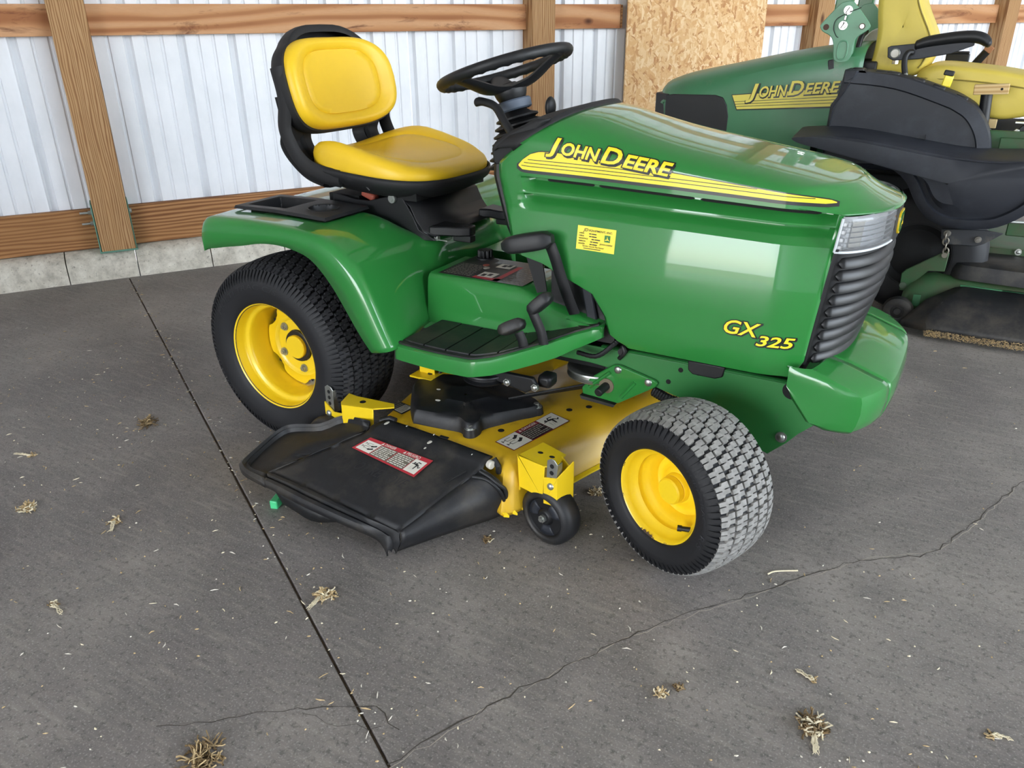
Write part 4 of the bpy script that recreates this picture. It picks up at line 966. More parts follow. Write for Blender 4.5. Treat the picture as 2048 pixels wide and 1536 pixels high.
# ---------------------------------------------------------------- steering column and wheel
wc = Vector((.542, 0, 1.086)); tl = R(17); ax_ = Vector((-math.sin(tl), 0, math.cos(tl))); e1 = Vector((math.cos(tl), 0, math.sin(tl))); e2 = Vector((0, 1, 0)); RS = .181
n = 96; rws = []
for i in range(n):
    a = 2 * PI * i / n; d = e1 * math.cos(a) + e2 * math.sin(a); c = wc + d * RS
    rws.append([c + d * math.cos(q) * .0132 + ax_ * math.sin(q) * .0138 - (ax_ * .0018 + d * .0014) * (max(0, -math.sin(q)) + max(0, -math.cos(q)) * .6) * (1 + math.cos(i * 2 * PI / 3)) * .8 for q in [2 * PI * k / 14 for k in range(14)]])
sw = B().grid(rws, cu=True, cv=True).obj('steering_wheel', BLACK, tr, smooth=60)
rotw = R(-8)
for a in (R(-108), R(10), R(130)):
    d = e1 * math.cos(a) + e2 * math.sin(a); tdir = ax_.cross(d)
    pth = smooth_path([wc + d * .172 - ax_ * .004, wc + d * .125 - ax_ * .024, wc + d * .07 - ax_ * .048, wc + d * .015 - ax_ * .056], 5)
    b = B(); b.tube(pth, [(lerp(.021, .046, i / (len(pth) - 1)), lerp(.008, .011, i / (len(pth) - 1))) for i in range(len(pth))], n=10, sq=tdir); b.obj('spoke', BLACK, sw, smooth=50)
b = B(); b.lathe([(-.088, .036), (-.074, .043), (-.060, .047), (-.050, .044), (-.044, .034), (-.042, 0)], wc, ax_, 40); b.obj('wheel_hub', BLACK, sw, smooth=50)
b = B(); b.lathe([(-.040, 0), (-.040, .020), (-.046, .026)], wc, ax_, 24); b.obj('hub_badge', BLACK_GLOSS, sw)
col = wc - ax_ * .105
b = B(); b.lathe([(-.114, .0445), (-.110, .049), (-.090, .050), (-.086, .046)], wc, ax_, 40); b.obj('column_collar', GREYBLUE, tr, smooth=40)
b = B(); pr_ = [(-.114, .03)]
for k in range(7): pr_ += [(-.124 - k * .0185, .042 + k * .009), (-.131 - k * .0185, .060 + k * .009), (-.136 - k * .0185, .061 + k * .009), (-.142 - k * .0185, .048 + k * .009)]
b.lathe(pr_ + [(-.275, .085)], wc, ax_, 40); b.obj('column_boot', BLACK, tr, smooth=25)
# tilt lever on the right, small knob on the left
b = B(); q = smooth_path([(.515, -.105, 1.006), (.545, -.112, 1.007), (.585, -.120, .996), (.62, -.135, .962), (.655, -.150, .930), (.675, -.155, .905)], 6); b.tube(q, [(.011 + .004 * (1 - sm(i, 0, 6)) * (i > 0), .0095) for i in range(len(q))], n=12); b.obj('tilt_lever', BLACK, tr, smooth=50)
b = B(); b.ball((.675, .02, .988), (.013, .022, .028), 18, 12); b.cyl((.675, .02, .97), (.69, .02, .93), .008); b.obj('throttle_knob', BLACK, tr, smooth=60)
b = B().prism([(.66, .78), (.70, .93), (.74, .965), (.78, .975), (.78, .78)], 'y', -.12, .12); b.obj('console', BLACK_GRAIN, tr, bevel=.012)
# ---------------------------------------------------------------- seat
def seu(a, n): c, s = math.cos(a), math.sin(a); return math.copysign(abs(c) ** (2 / n), c), math.copysign(abs(s) ** (2 / n), s)
# backrest frame: leaning plane through (x0, z0)
LB = R(13); bx, bz = -.100, 1.033
def bk_pt(y, v, o):
    """y across, v up the leaning backrest, o forward of its plane; the sides wrap forward"""
    wrapf = .040 * (abs(y) / .24) ** 2.4
    return Vector((bx - math.sin(LB) * v + math.cos(LB) * (o + wrapf), y, bz + math.cos(LB) * v + math.sin(LB) * o))
N_ = 56
def back_out(a, s=1.0, hw=.233, hh=.137):
    u, v = seu(a, 3.3); y = hw * u * (1 - .10 * max(0, v) ** 2 * .9 + .02 * min(0, v)) ; vv = hh * v - (.010 * (1 - abs(u) ** 2) if v > 0 else 0)
    return y * s, vv * s
g = []
for s, o in ((1.0, .004), (1.012, .014), (1.012, .026), (.995, .040), (.955, .050), (.90, .055), (.84, .054), (.78, .049), (.725, .0465), (.715, .0440), (.705, .0465), (.6, .046), (.45, .045), (.3, .044), (.15, .0435), (0, .0435)):
    r = []
    for i in range(N_):
        y, v = back_out(2 * PI * i / N_, s); r.append(bk_pt(y, v, o))
    g.append(r)
b = B().grid(g, cv=True); seat_base = None
# seat pan shell is the part; cushions and fittings are its pieces
SX0, SX1 = -.075, .405
def seat_out(a, s=1.0, grow=0):
    u, v = seu(a, 3.2); xc = (SX0 + SX1) / 2; hx = (SX1 - SX0) / 2 + grow; hy = .236 + grow
    x = xc + hx * u * s; y = hy * v * s * (1 - .06 * max(0, u) ** 3 - .10 * max(0, -u) ** 3); return x, y
def seat_z(x, y):
    rear = sm(x, .36, .04); b_ = abs(y) / .236
    z = .838 + .010 * rear + .062 * (b_ ** 2.2) * (.10 + .90 * rear) - .016 * sm(x, .26, .40)
    return z
gs = []
for s, grow, z0, h in ((1, .010, .812, None), (1, .012, .800, None), (1, .006, .785, None), (.93, 0, .765, None), (.80, 0, .748, None), (.6, 0, .742, None), (.2, 0, .742, None)):
    r = []
    for i in range(N_):
        x, y = seat_out(2 * PI * i / N_, s, grow); tilt = -.075 * x + .012; r.append((x, y, z0 + tilt))
    gs.append(r)
shell = B().grid(gs, cv=True).obj('seat', BLACK_GRAIN, tr, smooth=50, solid=.004)
b.obj('backrest_cushion', VINYL, shell, smooth=60)
g = []
for s, f in ((1.0, 0), (1.004, .18), (1.004, .45), (.985, .72), (.94, .92), (.88, 1.0), (.80, 1.0), (.725, .985), (.71, .93), (.695, .98), (.6, .98), (.4, .98), (.2, .98), (0, .98)):
    r = []
    for i in range(N_):
        x, y = seat_out(2 * PI * i / N_, s); xe, ye = seat_out(2 * PI * i / N_, 1); lo_ = .820 - .075 * x ; hi_ = seat_z(x, y)
        r.append((x, y, lerp(lo_, hi_, f)))
    g.append(r)
B().grid(g, cv=True).obj('seat_cushion', VINYL, shell, smooth=60)
# black backrest shell: a slightly larger shape behind the cushion, with a raised crown
g = []
for s, o in ((.9, .022), (1.0, .022), (1.045, .018), (1.06, .0), (1.05, -.02), (1.0, -.036), (.8, -.05), (.4, -.055), (0, -.055)):
    r = []
    for i in range(N_):
        a = 2 * PI * i / N_; y, v = back_out(a, s)
        crown = .036 * max(0, 1 - (abs(y) / .17) ** 3) * (1 if v > .05 else 0) * min(1, s)
        r.append(bk_pt(y, v + crown, o))
    g.append(r)
B().grid(g, cv=True).obj('backrest_shell', BLACK_GRAIN, shell, smooth=50)
# two legs joining pan and backrest, each a wide channel
for sgn in (-1, 1):
    q = smooth_path([bk_pt(sgn * .165, -.02, -.03), bk_pt(sgn * .165, -.10, -.035), Vector((-.112, sgn * .163, .875)), Vector((-.085, sgn * .162, .828)), Vector((-.03, sgn * .16, .785)), Vector((.04, sgn * .16, .765))], 5)
    b = B(); b.tube(q, [(.066, .016)] * len(q), n=12, sq=(0, 1, 0)); b.obj('backrest_leg', BLACK_GRAIN, shell, smooth=50)
    q2 = [p + Vector((.016, -sgn * .012, .008)) for p in q[6:-3]]; b = B(); b.tube(q2, [(.010, .004)] * len(q2), n=8, sq=(0, 1, 0)); b.obj('leg_slot', DARK, shell)
    # moulded outer flange from the backrest's flank round to the pan
    q = smooth_path([bk_pt(sgn * .236, .06, -.006), bk_pt(sgn * .236, -.03, -.010), Vector((-.082, sgn * .232, .925)), Vector((-.070, sgn * .230, .880)), Vector((-.046, sgn * .229, .842)), Vector((-.006, sgn * .230, .812)), Vector((.05, sgn * .232, .797)), Vector((.12, sgn * .234, .790))], 6)
    b = B(); b.tube(q, [(.026, .010)] * len(q), n=10, sq=(1, 0, .4)); b.obj('shell_flange', BLACK_GRAIN, shell, smooth=50)
# grip recess low on the pan's flank
for sgn in (-1, 1):
    q = smooth_path([(.065, sgn * .224, .765), (.085, sgn * .228, .782), (.15, sgn * .232, .785), (.20, sgn * .232, .782), (.222, sgn * .228, .765)], 6); b = B(); b.tube(q, .0035, n=8); b.obj('grip_edge', BLACK, shell)
# black steel seat support, pivot bracket, bolt and red latch
for sgn in (-1, 1):
    b = B().prism([(.035, .735), (.12, .722), (.17, .722), (.25, .742), (.30, .742), (.335, .69), (.352, .655), (.40, .635), (.41, .628), (.30, .622), (.05, .668), (.03, .69)], 'y', sgn * .175, sgn * .181); sp = b.obj('seat_support', BLACK_GLOSS, tr, bevel=.002)
b = B(); b.grid([[(x, y, z) for x, z in ((.29, .742), (.325, .72), (.345, .68), (.365, .655), (.41, .642))] for y in (-.178, .178)]); b.obj('support_front', BLACK_GLOSS, tr, smooth=50, solid=.004)
for sgn in (-1, 1):
    b = B().prism([(.385, sgn * .178), (.47, sgn * .150), (.50, sgn * .13), (.495, sgn * .095), (.46, sgn * .09), (.42, sgn * .10), (.385, sgn * .09)], 'z', .640, .668); b.obj('pivot_ear', BLACK_GLOSS, tr, bevel=.005)
    b = B(); b.cyl((.476, sgn * .117, .667), (.476, sgn * .117, .6688), .012, n=18); b.obj('pivot_hole', DARK, tr)
    b = B(); b.box((.47, sgn * .12, .632), (.06, .03, .02)); b.obj('pivot_block', BLACK, tr, bevel=.003)
b = B(); b.box((.405, -.165, .634), (.012, .016, .014)); b.box((.425, -.168, .629), (.035, .003, .003)); b.obj('cable_end', STEEL, tr, bevel=.001)
b = B(); b.box((.30, 0, .75), (.10, .36, .03)); b.box((.05, 0, .70), (.12, .30, .05)); b.obj('seat_mount', DARK, tr)
b = B(); b.cyl((.268, -.182, .738), (.268, -.192, .738), .0125, n=20); b.cyl((.268, -.192, .738), (.268, -.195, .738), .0065, n=6); b.obj('bolt', STEEL, shell)
b = B(); b.box((.155, -.15, .733), (.05, .03, .022), Euler((0, R(20), 0))); b.obj('seat_latch', ORANGE, tr, bevel=.006)
# ---------------------------------------------------------------- mower deck
BOT = [(.395, -.47), (.43, -.535), (.60, -.54), (.80, -.555), (.873, -.575), (.915, -.46), (.945, -.34), (.975, -.24), (1.005, -.154), (1.045, .0), (1.045, .15), (1.0, .33), (.93, .46), (.84, .58), (.70, .645), (.55, .62), (.44, .50), (.385, .35), (.352, .15), (.345, -.05), (.352, -.20), (.365, -.35)]
bot = smooth_path([(x, y, 0) for x, y in BOT], 4, True); cen = Vector((.69, .03, 0))
g = []
def deck_ring(f):
    r = []
    for p in bot:
        front = sm(p.x, .80, .95); d = p - cen; L = d.length; off = {0: 0, 1: .0, 2: .006, 3: .012, 4: .020, 5: .03, 6: .046, 7: .07}[f] * (1 + .9 * front)
        z = {0: .070, 1: .078, 2: .10, 3: .135, 4: .165, 5: .185, 6: .198, 7: .2015}[f]
        q = cen + d * ((L - off) / L); r.append((q.x, q.y, z))
    return r
for f in range(8): g.append(deck_ring(f))
g.append([(lerp(cen.x, x, .5), lerp(cen.y, y, .5), .2015) for x, y, z in g[-1]]); g.append([(lerp(cen.x, x, .02), lerp(cen.y, y, .02), .2015) for x, y, z in g[-1]])
deck = B().grid(g, cv=True).obj('mower_deck', YELLOW_DECK, tr, smooth=40, solid=.003)
b = B(); fr = [p for p in bot if p.x > .862 or (p.x > .8 and p.y < -.5)]; fr = sorted(fr, key=lambda p: p.y); fr = [p for p in fr if p.y < .5]
b.grid([[(p.x, p.y, .072), (p.x + .010, p.y - .003, .070), (p.x + .011, p.y - .003, .076), (p.x + .001, p.y, .080)] for p in fr]); b.obj('deck_lip', YELLOW, deck, smooth=30)
# black pulley cover with bolts
LID = [(.517, -.477), (.534, -.480), (.605, -.472), (.66, -.464), (.675, -.468), (.695, -.476), (.715, -.466), (.718, -.445), (.712, -.425), (.722, -.40), (.744, -.365), (.77, -.322), (.795, -.29), (.805, -.262), (.790, -.235), (.757, -.222), (.70, -.207), (.62, -.200), (.54, -.203), (.495, -.210), (.43, -.236), (.400, -.263), (.402, -.31), (.409, -.335), (.43, -.37), (.47, -.425)]
lp = smooth_path([(x, y, 0) for x, y in LID], 3, True); lc = Vector((.60, -.335, 0))
def lr(f, z): return [(lerp(lc.x, p.x, f), lerp(lc.y, p.y, f), z) for p in lp]
def lr2(off, z):
    o = []
    for p in lp:
        d = p - lc; k = (d.length - off) / d.length; o.append((lc.x + d.x * k, lc.y + d.y * k, z - .010 * sm(p.x, .66, .80)))
    return o
lid = B().grid([lr2(0, .2015), lr2(.002, .214), lr2(.006, .232), lr2(.014, .2405), lr2(.03, .2425), lr(.6, .2435), lr(.42, .2435), lr(.36, .249), (lr(.28, .2475)), lr(.02, .2465)], cv=True).obj('pulley_cover', BLACK_DUSTY, deck, smooth=40)
for x, y, z in ((.697, -.462, .222), (.788, -.262, .222), (.425, -.262, .236)):
    b = B(); b.cyl((x, y, z - .02), (x, y, z + .002), .019, .016, n=20); b.cyl((x, y, z + .002), (x, y, z + .004), .0115, n=18); b.cyl((x, y, z + .004), (x, y, z + .011), .008, n=6); b.obj('cover_bolt', [BLACK_DUSTY] if x < .5 else [STEEL], deck)
    if x > .5: b = B(); b.cyl((x, y, .2015), (x, y, z + .0005), .0205, .0175, n=20); b.obj('bolt_boss', BLACK_DUSTY, deck)
for x, y, r in ((.55, -.40, .006), (.51, -.34, .005), (.66, -.30, .005)):
    b = B(); b.ball((x, y, .2440), (r * 1.4, r, .0009), 10, 6); b.obj('paint_fleck', STICKER_W, deck)
for x, y in ((.755, -.40), (.86, -.20), (.90, -.155)):
    b = B(); b.cyl((x, y, .2012), (x, y, .2022), .009, n=16); b.obj('deck_hole', DARK, deck)
# rear lift arm and bracket by the cover
b = B(); b.prism([(.385, .2015), (.385, .29), (.395, .30), (.43, .30), (.44, .29), (.44, .2015)], 'x' if False else 'y', -.262, -.256); b.prism([(-.30, .238), (-.22, .238), (-.22, .244), (-.30, .244)], 'x', .375, .455); b.obj('rear_hanger', YELLOW, deck, bevel=.002)
b = B(); b.box((.47, -.235, .23), (.05, .05, .02)); b.obj('hanger_lug', YELLOW, deck, bevel=.004)
b = B(); b.tube([(.44, -.245, .21), (.455, -.235, .30)], .006); b.obj('lift_link', BLACK_GLOSS, deck)
# gauge wheel brackets: front and rear, right side (the left ones mirrored)
HOLE = DARK
def plate_holes(par_, c, u, v, nrm, n=4, step=.0125, w_=.030, h_=.085, mat=STEEL):
    """zinc height strap with a row of holes"""
    c, u, v, nrm = Vector(c), Vector(u).normalized(), Vector(v).normalized(), Vector(nrm).normalized(); pts = []
    for a, s in ((0, 1),): pass
    out_ = [(-w_ / 2, -h_ / 2), (w_ / 2, -h_ / 2), (w_ / 2, h_ / 2 - .012), (w_ / 2 - .008, h_ / 2 - .002), (-w_ / 2 + .012, h_ / 2), (-w_ / 2, h_ / 2 - .008)]
    b = B(); b.hexa([c + u * x + v * y for x, y in out_], [c + u * x + v * y + nrm * .003 for x, y in out_])
    b.hexa([c + u * (w_ / 2 - .003 + dx) + v * y - nrm * .016 * k for dx, y, k in ((0, -h_ / 2, 0), (.003, -h_ / 2, 0), (.003, h_ / 2 - .014, 0), (0, h_ / 2 - .014, 0))], [c + u * (w_ / 2 - .003 + dx) + v * y - nrm * .020 for dx, y in ((0, -h_ / 2), (.003, -h_ / 2), (.003, h_ / 2 - .014), (0, h_ / 2 - .014))])
    o = b.obj('height_strap', mat, par_, bevel=.001)
    for k in range(n):
        p = c + v * (h_ / 2 - .020 - k * .0185) + nrm * .003; b = B(); b.cyl(p, p + nrm * .0008, .0058, n=16); b.obj('strap_hole', HOLE, par_)
# front: welded box standing on the deck's front corner
ta, tb_, tc_, td_, te = (.882, -.525), (.905, -.440), (.985, -.468), (1.016, -.497), (1.005, -.545)
b = B(); b.hexa([Vector((x, y, .222)) for x, y in (ta, tb_, tc_, (.990, -.535), (.965, -.545))], [Vector((x, y, .226)) for x, y in (ta, tb_, tc_, (.990, -.535), (.965, -.545))])
b.hexa([Vector((x, y, z)) for x, y, z in ((.880, -.527, .226), (.966, -.547, .226), (.962, -.55, .136), (.884, -.53, .136))], [Vector((x, y + .004, z)) for x, y, z in ((.880, -.527, .226), (.966, -.547, .226), (.962, -.55, .136), (.884, -.53, .136))])
b.hexa([Vector((x, y, z)) for x, y, z in ((.880, -.527, .226), (.884, -.53, .125), (.90, -.46, .14), (.904, -.442, .226))], [Vector((x + .004, y, z)) for x, y, z in ((.880, -.527, .226), (.884, -.53, .125), (.90, -.46, .14), (.904, -.442, .226))])
fbk = b.obj('gauge_bracket', YELLOW, deck, bevel=.0015)
# socket for the strap: an open box at its front end
b = B()
for p, q in (((.964, -.548), (1.004, -.553)), ((1.004, -.553), (1.022, -.500)), ((1.022, -.500), (.985, -.49)), ):
    p, q = Vector((*p, 0)), Vector((*q, 0)); d = (q - p).normalized(); nn = Vector((-d.y, d.x, 0)) * .0035
    zt = (.196, .206) if p.y < -.54 and q.y < -.54 else (.206, .232)
    b.hexa([p + Vector((0, 0, .122)), q + Vector((0, 0, .126)), q + Vector((0, 0, zt[1])), p + Vector((0, 0, zt[0]))], [p + nn + Vector((0, 0, .122)), q + nn + Vector((0, 0, .126)), q + nn + Vector((0, 0, zt[1])), p + nn + Vector((0, 0, zt[0]))])
b.obj('strap_socket', YELLOW, deck, bevel=.001)
plate_holes(deck, (.986, -.545, .208), (1, -.13, 0), (.04, .0, 1), (-.13, -1, 0), 4, w_=.030, h_=.090)
for z, m in ((.178, STEEL), (.139, HOLE)):
    b = B(); b.ball((.985, -.5515, z), (.0095 if m is STEEL else .007, .006 if m is STEEL else .0015, .0095 if m is STEEL else .007), 14, 8); b.obj('socket_bolt', m, deck)
for x, y in ((.925, -.492), (.960, -.497)):
    b = B(); b.cyl((x, y, .2258), (x, y, .2266), .0075, n=16); b.v = [(vx, y + (vy - y) * .7, vz) for vx, vy, vz in b.v]; b.obj('bracket_hole', HOLE, deck)
def gauge_wheel(c, ax, Rg=.080, wg=.062):
    c, ax = Vector(c), Vector(ax).normalized(); b = B()
    b.lathe([(-wg / 2, .05), (-wg / 2 - .001, .058), (-wg * .46, Rg * .86), (-wg * .36, Rg * .96), (-wg * .15, Rg * .995), (wg * .15, Rg * .995), (wg * .36, Rg * .96), (wg * .46, Rg * .86), (wg / 2 + .001, .060), (wg / 2, .056), (wg * .44, .053)], c, ax, 48)
    gw = b.obj('gauge_wheel', BLACK_DUSTY, deck, smooth=50)
    b = B(); b.lathe([(wg * .44, .054), (wg * .36, .050), (wg * .34, .024), (wg * .44, .020), (wg * .47, .017), (wg * .47, 0)], c, ax, 40); b.obj('wheel_hub', BLACK_GLOSS, deck, smooth=30)
    e = ax.orthogonal().normalized(); f = ax.cross(e)
    for k in range(3):
        a0 = 2 * PI * k / 3 + .5; n = 6; r = []
        for i in range(n + 1):
            a = a0 + .95 * i / n; d = e * math.cos(a) + f * math.sin(a); r.append([c + ax * wg * .36 + d * .022, c + ax * wg * .40 + d * .036, c + ax * wg * .385 + d * .0505])
        b = B(); b.grid(r); b.obj('hub_web', CHARCOAL, deck, smooth=40, solid=.004)
    b = B(); p = c + ax * wg * .47; b.cyl(p, p + ax * .007, .0105, n=6); b.cyl(p + ax * .007, p + ax * .013, .006, n=12); b.obj('axle_nut', STEEL, deck)
    return gw
gauge_wheel((.972, -.522, .0805), (-.22, -1, 0)); gauge_wheel((.23, -.50, .0805), (.05, -1, 0)); gauge_wheel((.95, .60, .0805), (0, 1, 0)); gauge_wheel((.36, .55, .0805), (0, 1, 0))
_n0 = len(bpy.data.objects)
_known = set(bpy.data.objects)
# rear bracket: a folded arm reaching back from the deck, strap socket on its end
b = B()
arm = [(.300, -.508), (.335, -.512), (.46, -.500), (.475, -.519), (.43, -.555), (.335, -.575), (.318, -.560)]
b.hexa([Vector((x, y, .232)) for x, y in arm], [Vector((x, y, .236)) for x, y in arm])
b.hexa([Vector(p) for p in ((.318, -.563, .236), (.335, -.578, .236), (.43, -.558, .236), (.43, -.562, .19), (.335, -.582, .12), (.318, -.567, .12))], [Vector(p) + Vector((0, .004, 0)) for p in ((.318, -.563, .236), (.335, -.578, .236), (.43, -.558, .236), (.43, -.562, .19), (.335, -.582, .12), (.318, -.567, .12))])

b.obj('gauge_bracket', YELLOW, deck, bevel=.002)
b = B()
for pts_ in (((.235, -.545, .208), (.275, -.553, .188), (.275, -.553, .10), (.235, -.545, .10)), ((.275, -.553, .188), (.318, -.562, .196), (.318, -.562, .10), (.275, -.553, .10)), ((.235, -.545, .208), (.238, -.495, .215), (.238, -.495, .12), (.235, -.545, .10))):
    P4 = [Vector(p) for p in pts_]; b.hexa(P4, [p + Vector((.001, .0035, 0)) for p in P4])
b.obj('strap_socket', YELLOW, deck, bevel=.001)
plate_holes(deck, (.256, -.541, .222), (1, -.13, 0), (.02, 0, 1), (-.13, -1, 0), 4, w_=.034, h_=.085)
b = B(); b.ball((.255, -.551, .178), (.010, .006, .010), 14, 8); b.obj('socket_bolt', STEEL, deck)
b = B(); b.cyl((.375, -.535, .2358), (.375, -.535, .2366), .009, n=16); b.obj('bracket_hole', HOLE, deck)
for o in [o for o in bpy.data.objects if o not in _known]: o.location = Vector(o.location) + Vector((-.030, .055, -.012))
# ---------------------------------------------------------------- discharge chute (hinged flap of moulded plastic)
HR = [(.45, -.503, .206), (.545, -.507, .206), (.636, -.515, .206), (.727, -.526, .206), (.811, -.535, .206)]
BD = [(.421, -.556, .186), (.518, -.558, .186), (.617, -.563, .187), (.714, -.569, .187), (.803, -.571, .186)]
PO = [(.245, -.758, .108), (.365, -.761, .104), (.482, -.769, .098), (.602, -.776, .091), (.691, -.773, .083)]
RIMR = [(.401, -.519, .190), (.284, -.505, .172), (.229, -.544, .150), (.153, -.561, .138), (.118, -.585, .130), (.116, -.654, .118), (.128, -.751, .105), (.146, -.774, .103), (.183, -.789, .101), (.263, -.797, .097)]
INR = [(.405, -.532, .183), (.300, -.516, .163), (.247, -.555, .141), (.166, -.574, .126), (.137, -.598, .119), (.135, -.659, .108), (.148, -.735, .097), (.166, -.752, .096), (.195, -.760, .098), (.243, -.762, .103)]
RIMO = [(.263, -.797, .097), (.295, -.798, .095), (.407, -.807, .088), (.522, -.807, .078), (.600, -.797, .064), (.630, -.788, .050), (.648, -.788, .033), (.660, -.793, .018)]
CREST = [(.803, -.571, .186), (.774, -.619, .162), (.745, -.678, .135), (.716, -.723, .108), (.691, -.773, .083)]
FB = [(.858, -.554, .092), (.846, -.556, .052), (.79, -.639, .044), (.733, -.712, .033), (.677, -.775, .018)]
def V3(l, n=4): return smooth_path(l, n)
def bil(a, c, t): return Vector(a).lerp(Vector(c), t)
def curve_at(l, t):
    t = t * (len(l) - 1); i = min(len(l) - 2, int(t)); return Vector(l[i]).lerp(Vector(l[i + 1]), t - i)
b = B()
# hinge flap, gently domed, then the plateau with a shallow sag
def fl_pt(t, s):
    h = curve_at(HR, t); d = curve_at(BD, t); p = h.lerp(d, s); p.z += .006 * math.sin(PI * s); return p
def top_pt(t, s):
    p = curve_at(BD, t).lerp(curve_at(PO, t), s); p.z += .002 * math.sin(PI * s) * math.sin(PI * t) ; return p
b.grid([[fl_pt(i / 24, j / 5) for j in range(6)] for i in range(25)])
b.grid([[top_pt(i / 24, j / 12) for j in range(13)] for i in range(25)])
# rear wing: step down from the ridge, then out to the rim
inr = [Vector(p) for p in INR]
ridge = [curve_at([BD[0], PO[0]], i / 9) for i in range(10)]
foot = [p + Vector((-.012, .002, -.012)) for p in ridge]
b.grid([[ridge[i], ridge[i].lerp(foot[i], .5) + Vector((-.001, 0, .002)), foot[i]] for i in range(10)])
n = 27; w1 = [curve_at(foot, i / n) for i in range(n + 1)]; sI = smooth_path(INR, 3); sR = smooth_path(RIMR, 3)
b.grid([[w1[i], w1[i].lerp(sI[i], .5) - Vector((0, 0, .003)), sI[i]] for i in range(n + 1)])
b.grid([[sI[i], sI[i].lerp(sR[i], .2) + Vector((0, 0, .009)), sI[i].lerp(sR[i], .45) + Vector((0, 0, .004)), sI[i].lerp(sR[i], .7) + Vector((0, 0, .010)), sR[i] + Vector((0, 0, .003)), sR[i] - Vector((0, 0, .010))] for i in range(n + 1)])
# outer lip with its double bead
so = smooth_path(RIMO, 5); m = len(so) - 1
pi = [curve_at(PO, i / m / .8) if i / m <= .8 else curve_at([PO[-1], (.694, -.777, .055), (.678, -.775, .018)], (i / m - .8) / .2) for i in range(m + 1)]
b.grid([[pi[i], pi[i] + Vector((0, -.004, -.004)), pi[i].lerp(so[i], .22) + Vector((0, -.002, .010)), pi[i].lerp(so[i], .38) + Vector((0, -.002, .011)), pi[i].lerp(so[i], .5) + Vector((0, 0, .001)), pi[i].lerp(so[i], .62) + Vector((0, -.002, .009)), pi[i].lerp(so[i], .85) + Vector((0, -.002, .010)), so[i] + Vector((0, 0, .004)), so[i] - Vector((0, 0, .008))] for i in range(m + 1)])
# front face rolling down from the crest
cr = smooth_path(CREST, 5); fb = smooth_path(FB, 5)
def fr_pt(i, t):
    p = cr[i].lerp(fb[i], t); p += Vector((.030, -.010, .020)) * math.sin(PI * t) * (1 - .45 * i / 20); return p
b.grid([[fr_pt(i, t / 8) for t in range(9)] for i in range(len(cr))])
chute = b.obj('discharge_chute', BLACK_DUSTY, deck, smooth=38, solid=.004)
b = B()
for off in (.22, .5):
    pth = [fr_pt(k, t) for k, t in ((int(1 + off * 4), .02), (int(1 + off * 3), .2), (int(1 + off * 3), .45), (int(off * 4), .7), (int(off * 5), .97))]; q = smooth_path([p + Vector((.002, -.001, .003)) for p in pth], 5); b.tube(q, [.0055] * len(q), n=8)
b.obj('chute_rib', BLACK, deck, smooth=50, kind='stuff')
b = B(); sk = smooth_path([(.293, -.795, .090), (.402, -.803, .083), (.522, -.804, .073)], 4); skb = smooth_path([(.311, -.790, .050), (.366, -.797, .045), (.43, -.801, .038), (.512, -.800, .064)], 4)
skb = [curve_at(skb, i / 8) for i in range(9)]; b.grid([[sk[i], skb[i]] for i in range(9)]); b.obj('chute_skirt', BLACK, deck, solid=.003)
# hinge rod ends, slot, scuffs of pale paint
b = B(); b.cyl((.812, -.556, .196), (.826, -.560, .195), .0115, n=18); b.obj('hinge_pin', simple('pale_plastic_cap', 'c8c4b8', .5), deck, bevel=.003)
b = B(); b.tube([(.82, -.545, .206), (.835, -.548, .19), (.835, -.545, .17)], .008); b.obj('hinge_end', BLACK, deck)
b = B(); b.tube([(.430, -.51, .200), (.455, -.497, .208), (.475, -.497, .206)], .007); b.obj('hinge_end', BLACK, deck)
b = B(); b.box((.652, -.520, .2105), (.026, .010, .002)); b.obj('flap_slot', DARK, deck)
b = B(); p0, p1 = top_pt(.93, .10), top_pt(.90, .33); b.tube([p0 + Vector((0, 0, .003)), p1 + Vector((0, 0, .002))], [.004, .0015], n=6); b.obj('chute_notch', DARK, deck)
for t_, s_, a_, l_ in ((.06, .35, 40, .011), (.50, .62, 70, .012), (.505, .96, 20, .006), (.20, .1, 0, .004), (.45, .05, 0, .004), (.86, .5, 0, .003)):
    p = fl_pt(t_, s_) + Vector((0, 0, .0012)); b = B(); b.ball(p, (l_ * .45, l_, .0012), 12, 6); b.obj('paint_fleck', STICKER_W, deck)
# ---------------------------------------------------------------- warning labels
def label_sheet(par_, corners, up, dark=False):
    """corners: bottom-left, bottom-right, top-right, top-left; returns a mapper (u, v, h)"""
    c = [Vector(p) for p in corners]; nn = (c[1] - c[0]).cross(c[3] - c[0]).normalized()
    if nn.z < 0: nn = -nn
    return lambda u, v, h: c[0].lerp(c[1], u).lerp(c[3].lerp(c[2], u), v) + nn * (up + h)
def lq(b, f, u0, v0, u1, v1, h, n=6): b.grid([[f(lerp(u0, u1, i / n), v, h) for v in (v0, v1)] for i in range(n + 1)])
def lpiece(name, f, rects, h, mat): 
    b = B()
    for r in rects: lq(b, f, *r, h)
    return b.obj(name, mat, deck, smooth=0, fixn=False, **({'kind': 'stuff'} if len(rects) > 1 else {}))
def ltext(b, f, s, size_v, u, v, fit, h, asp):
    vs, fs = text2d(s, 1, 0, .012); w_ = max(q[0] for q in vs) - min(q[0] for q in vs); b.add([f(u + q[0] / w_ * fit, v + q[1] * size_v, h) for q in vs], fs)
def poly_on(b, f, pts, h): b.add([f(u, v, h) for u, v in pts], [tuple(range(len(pts)))])
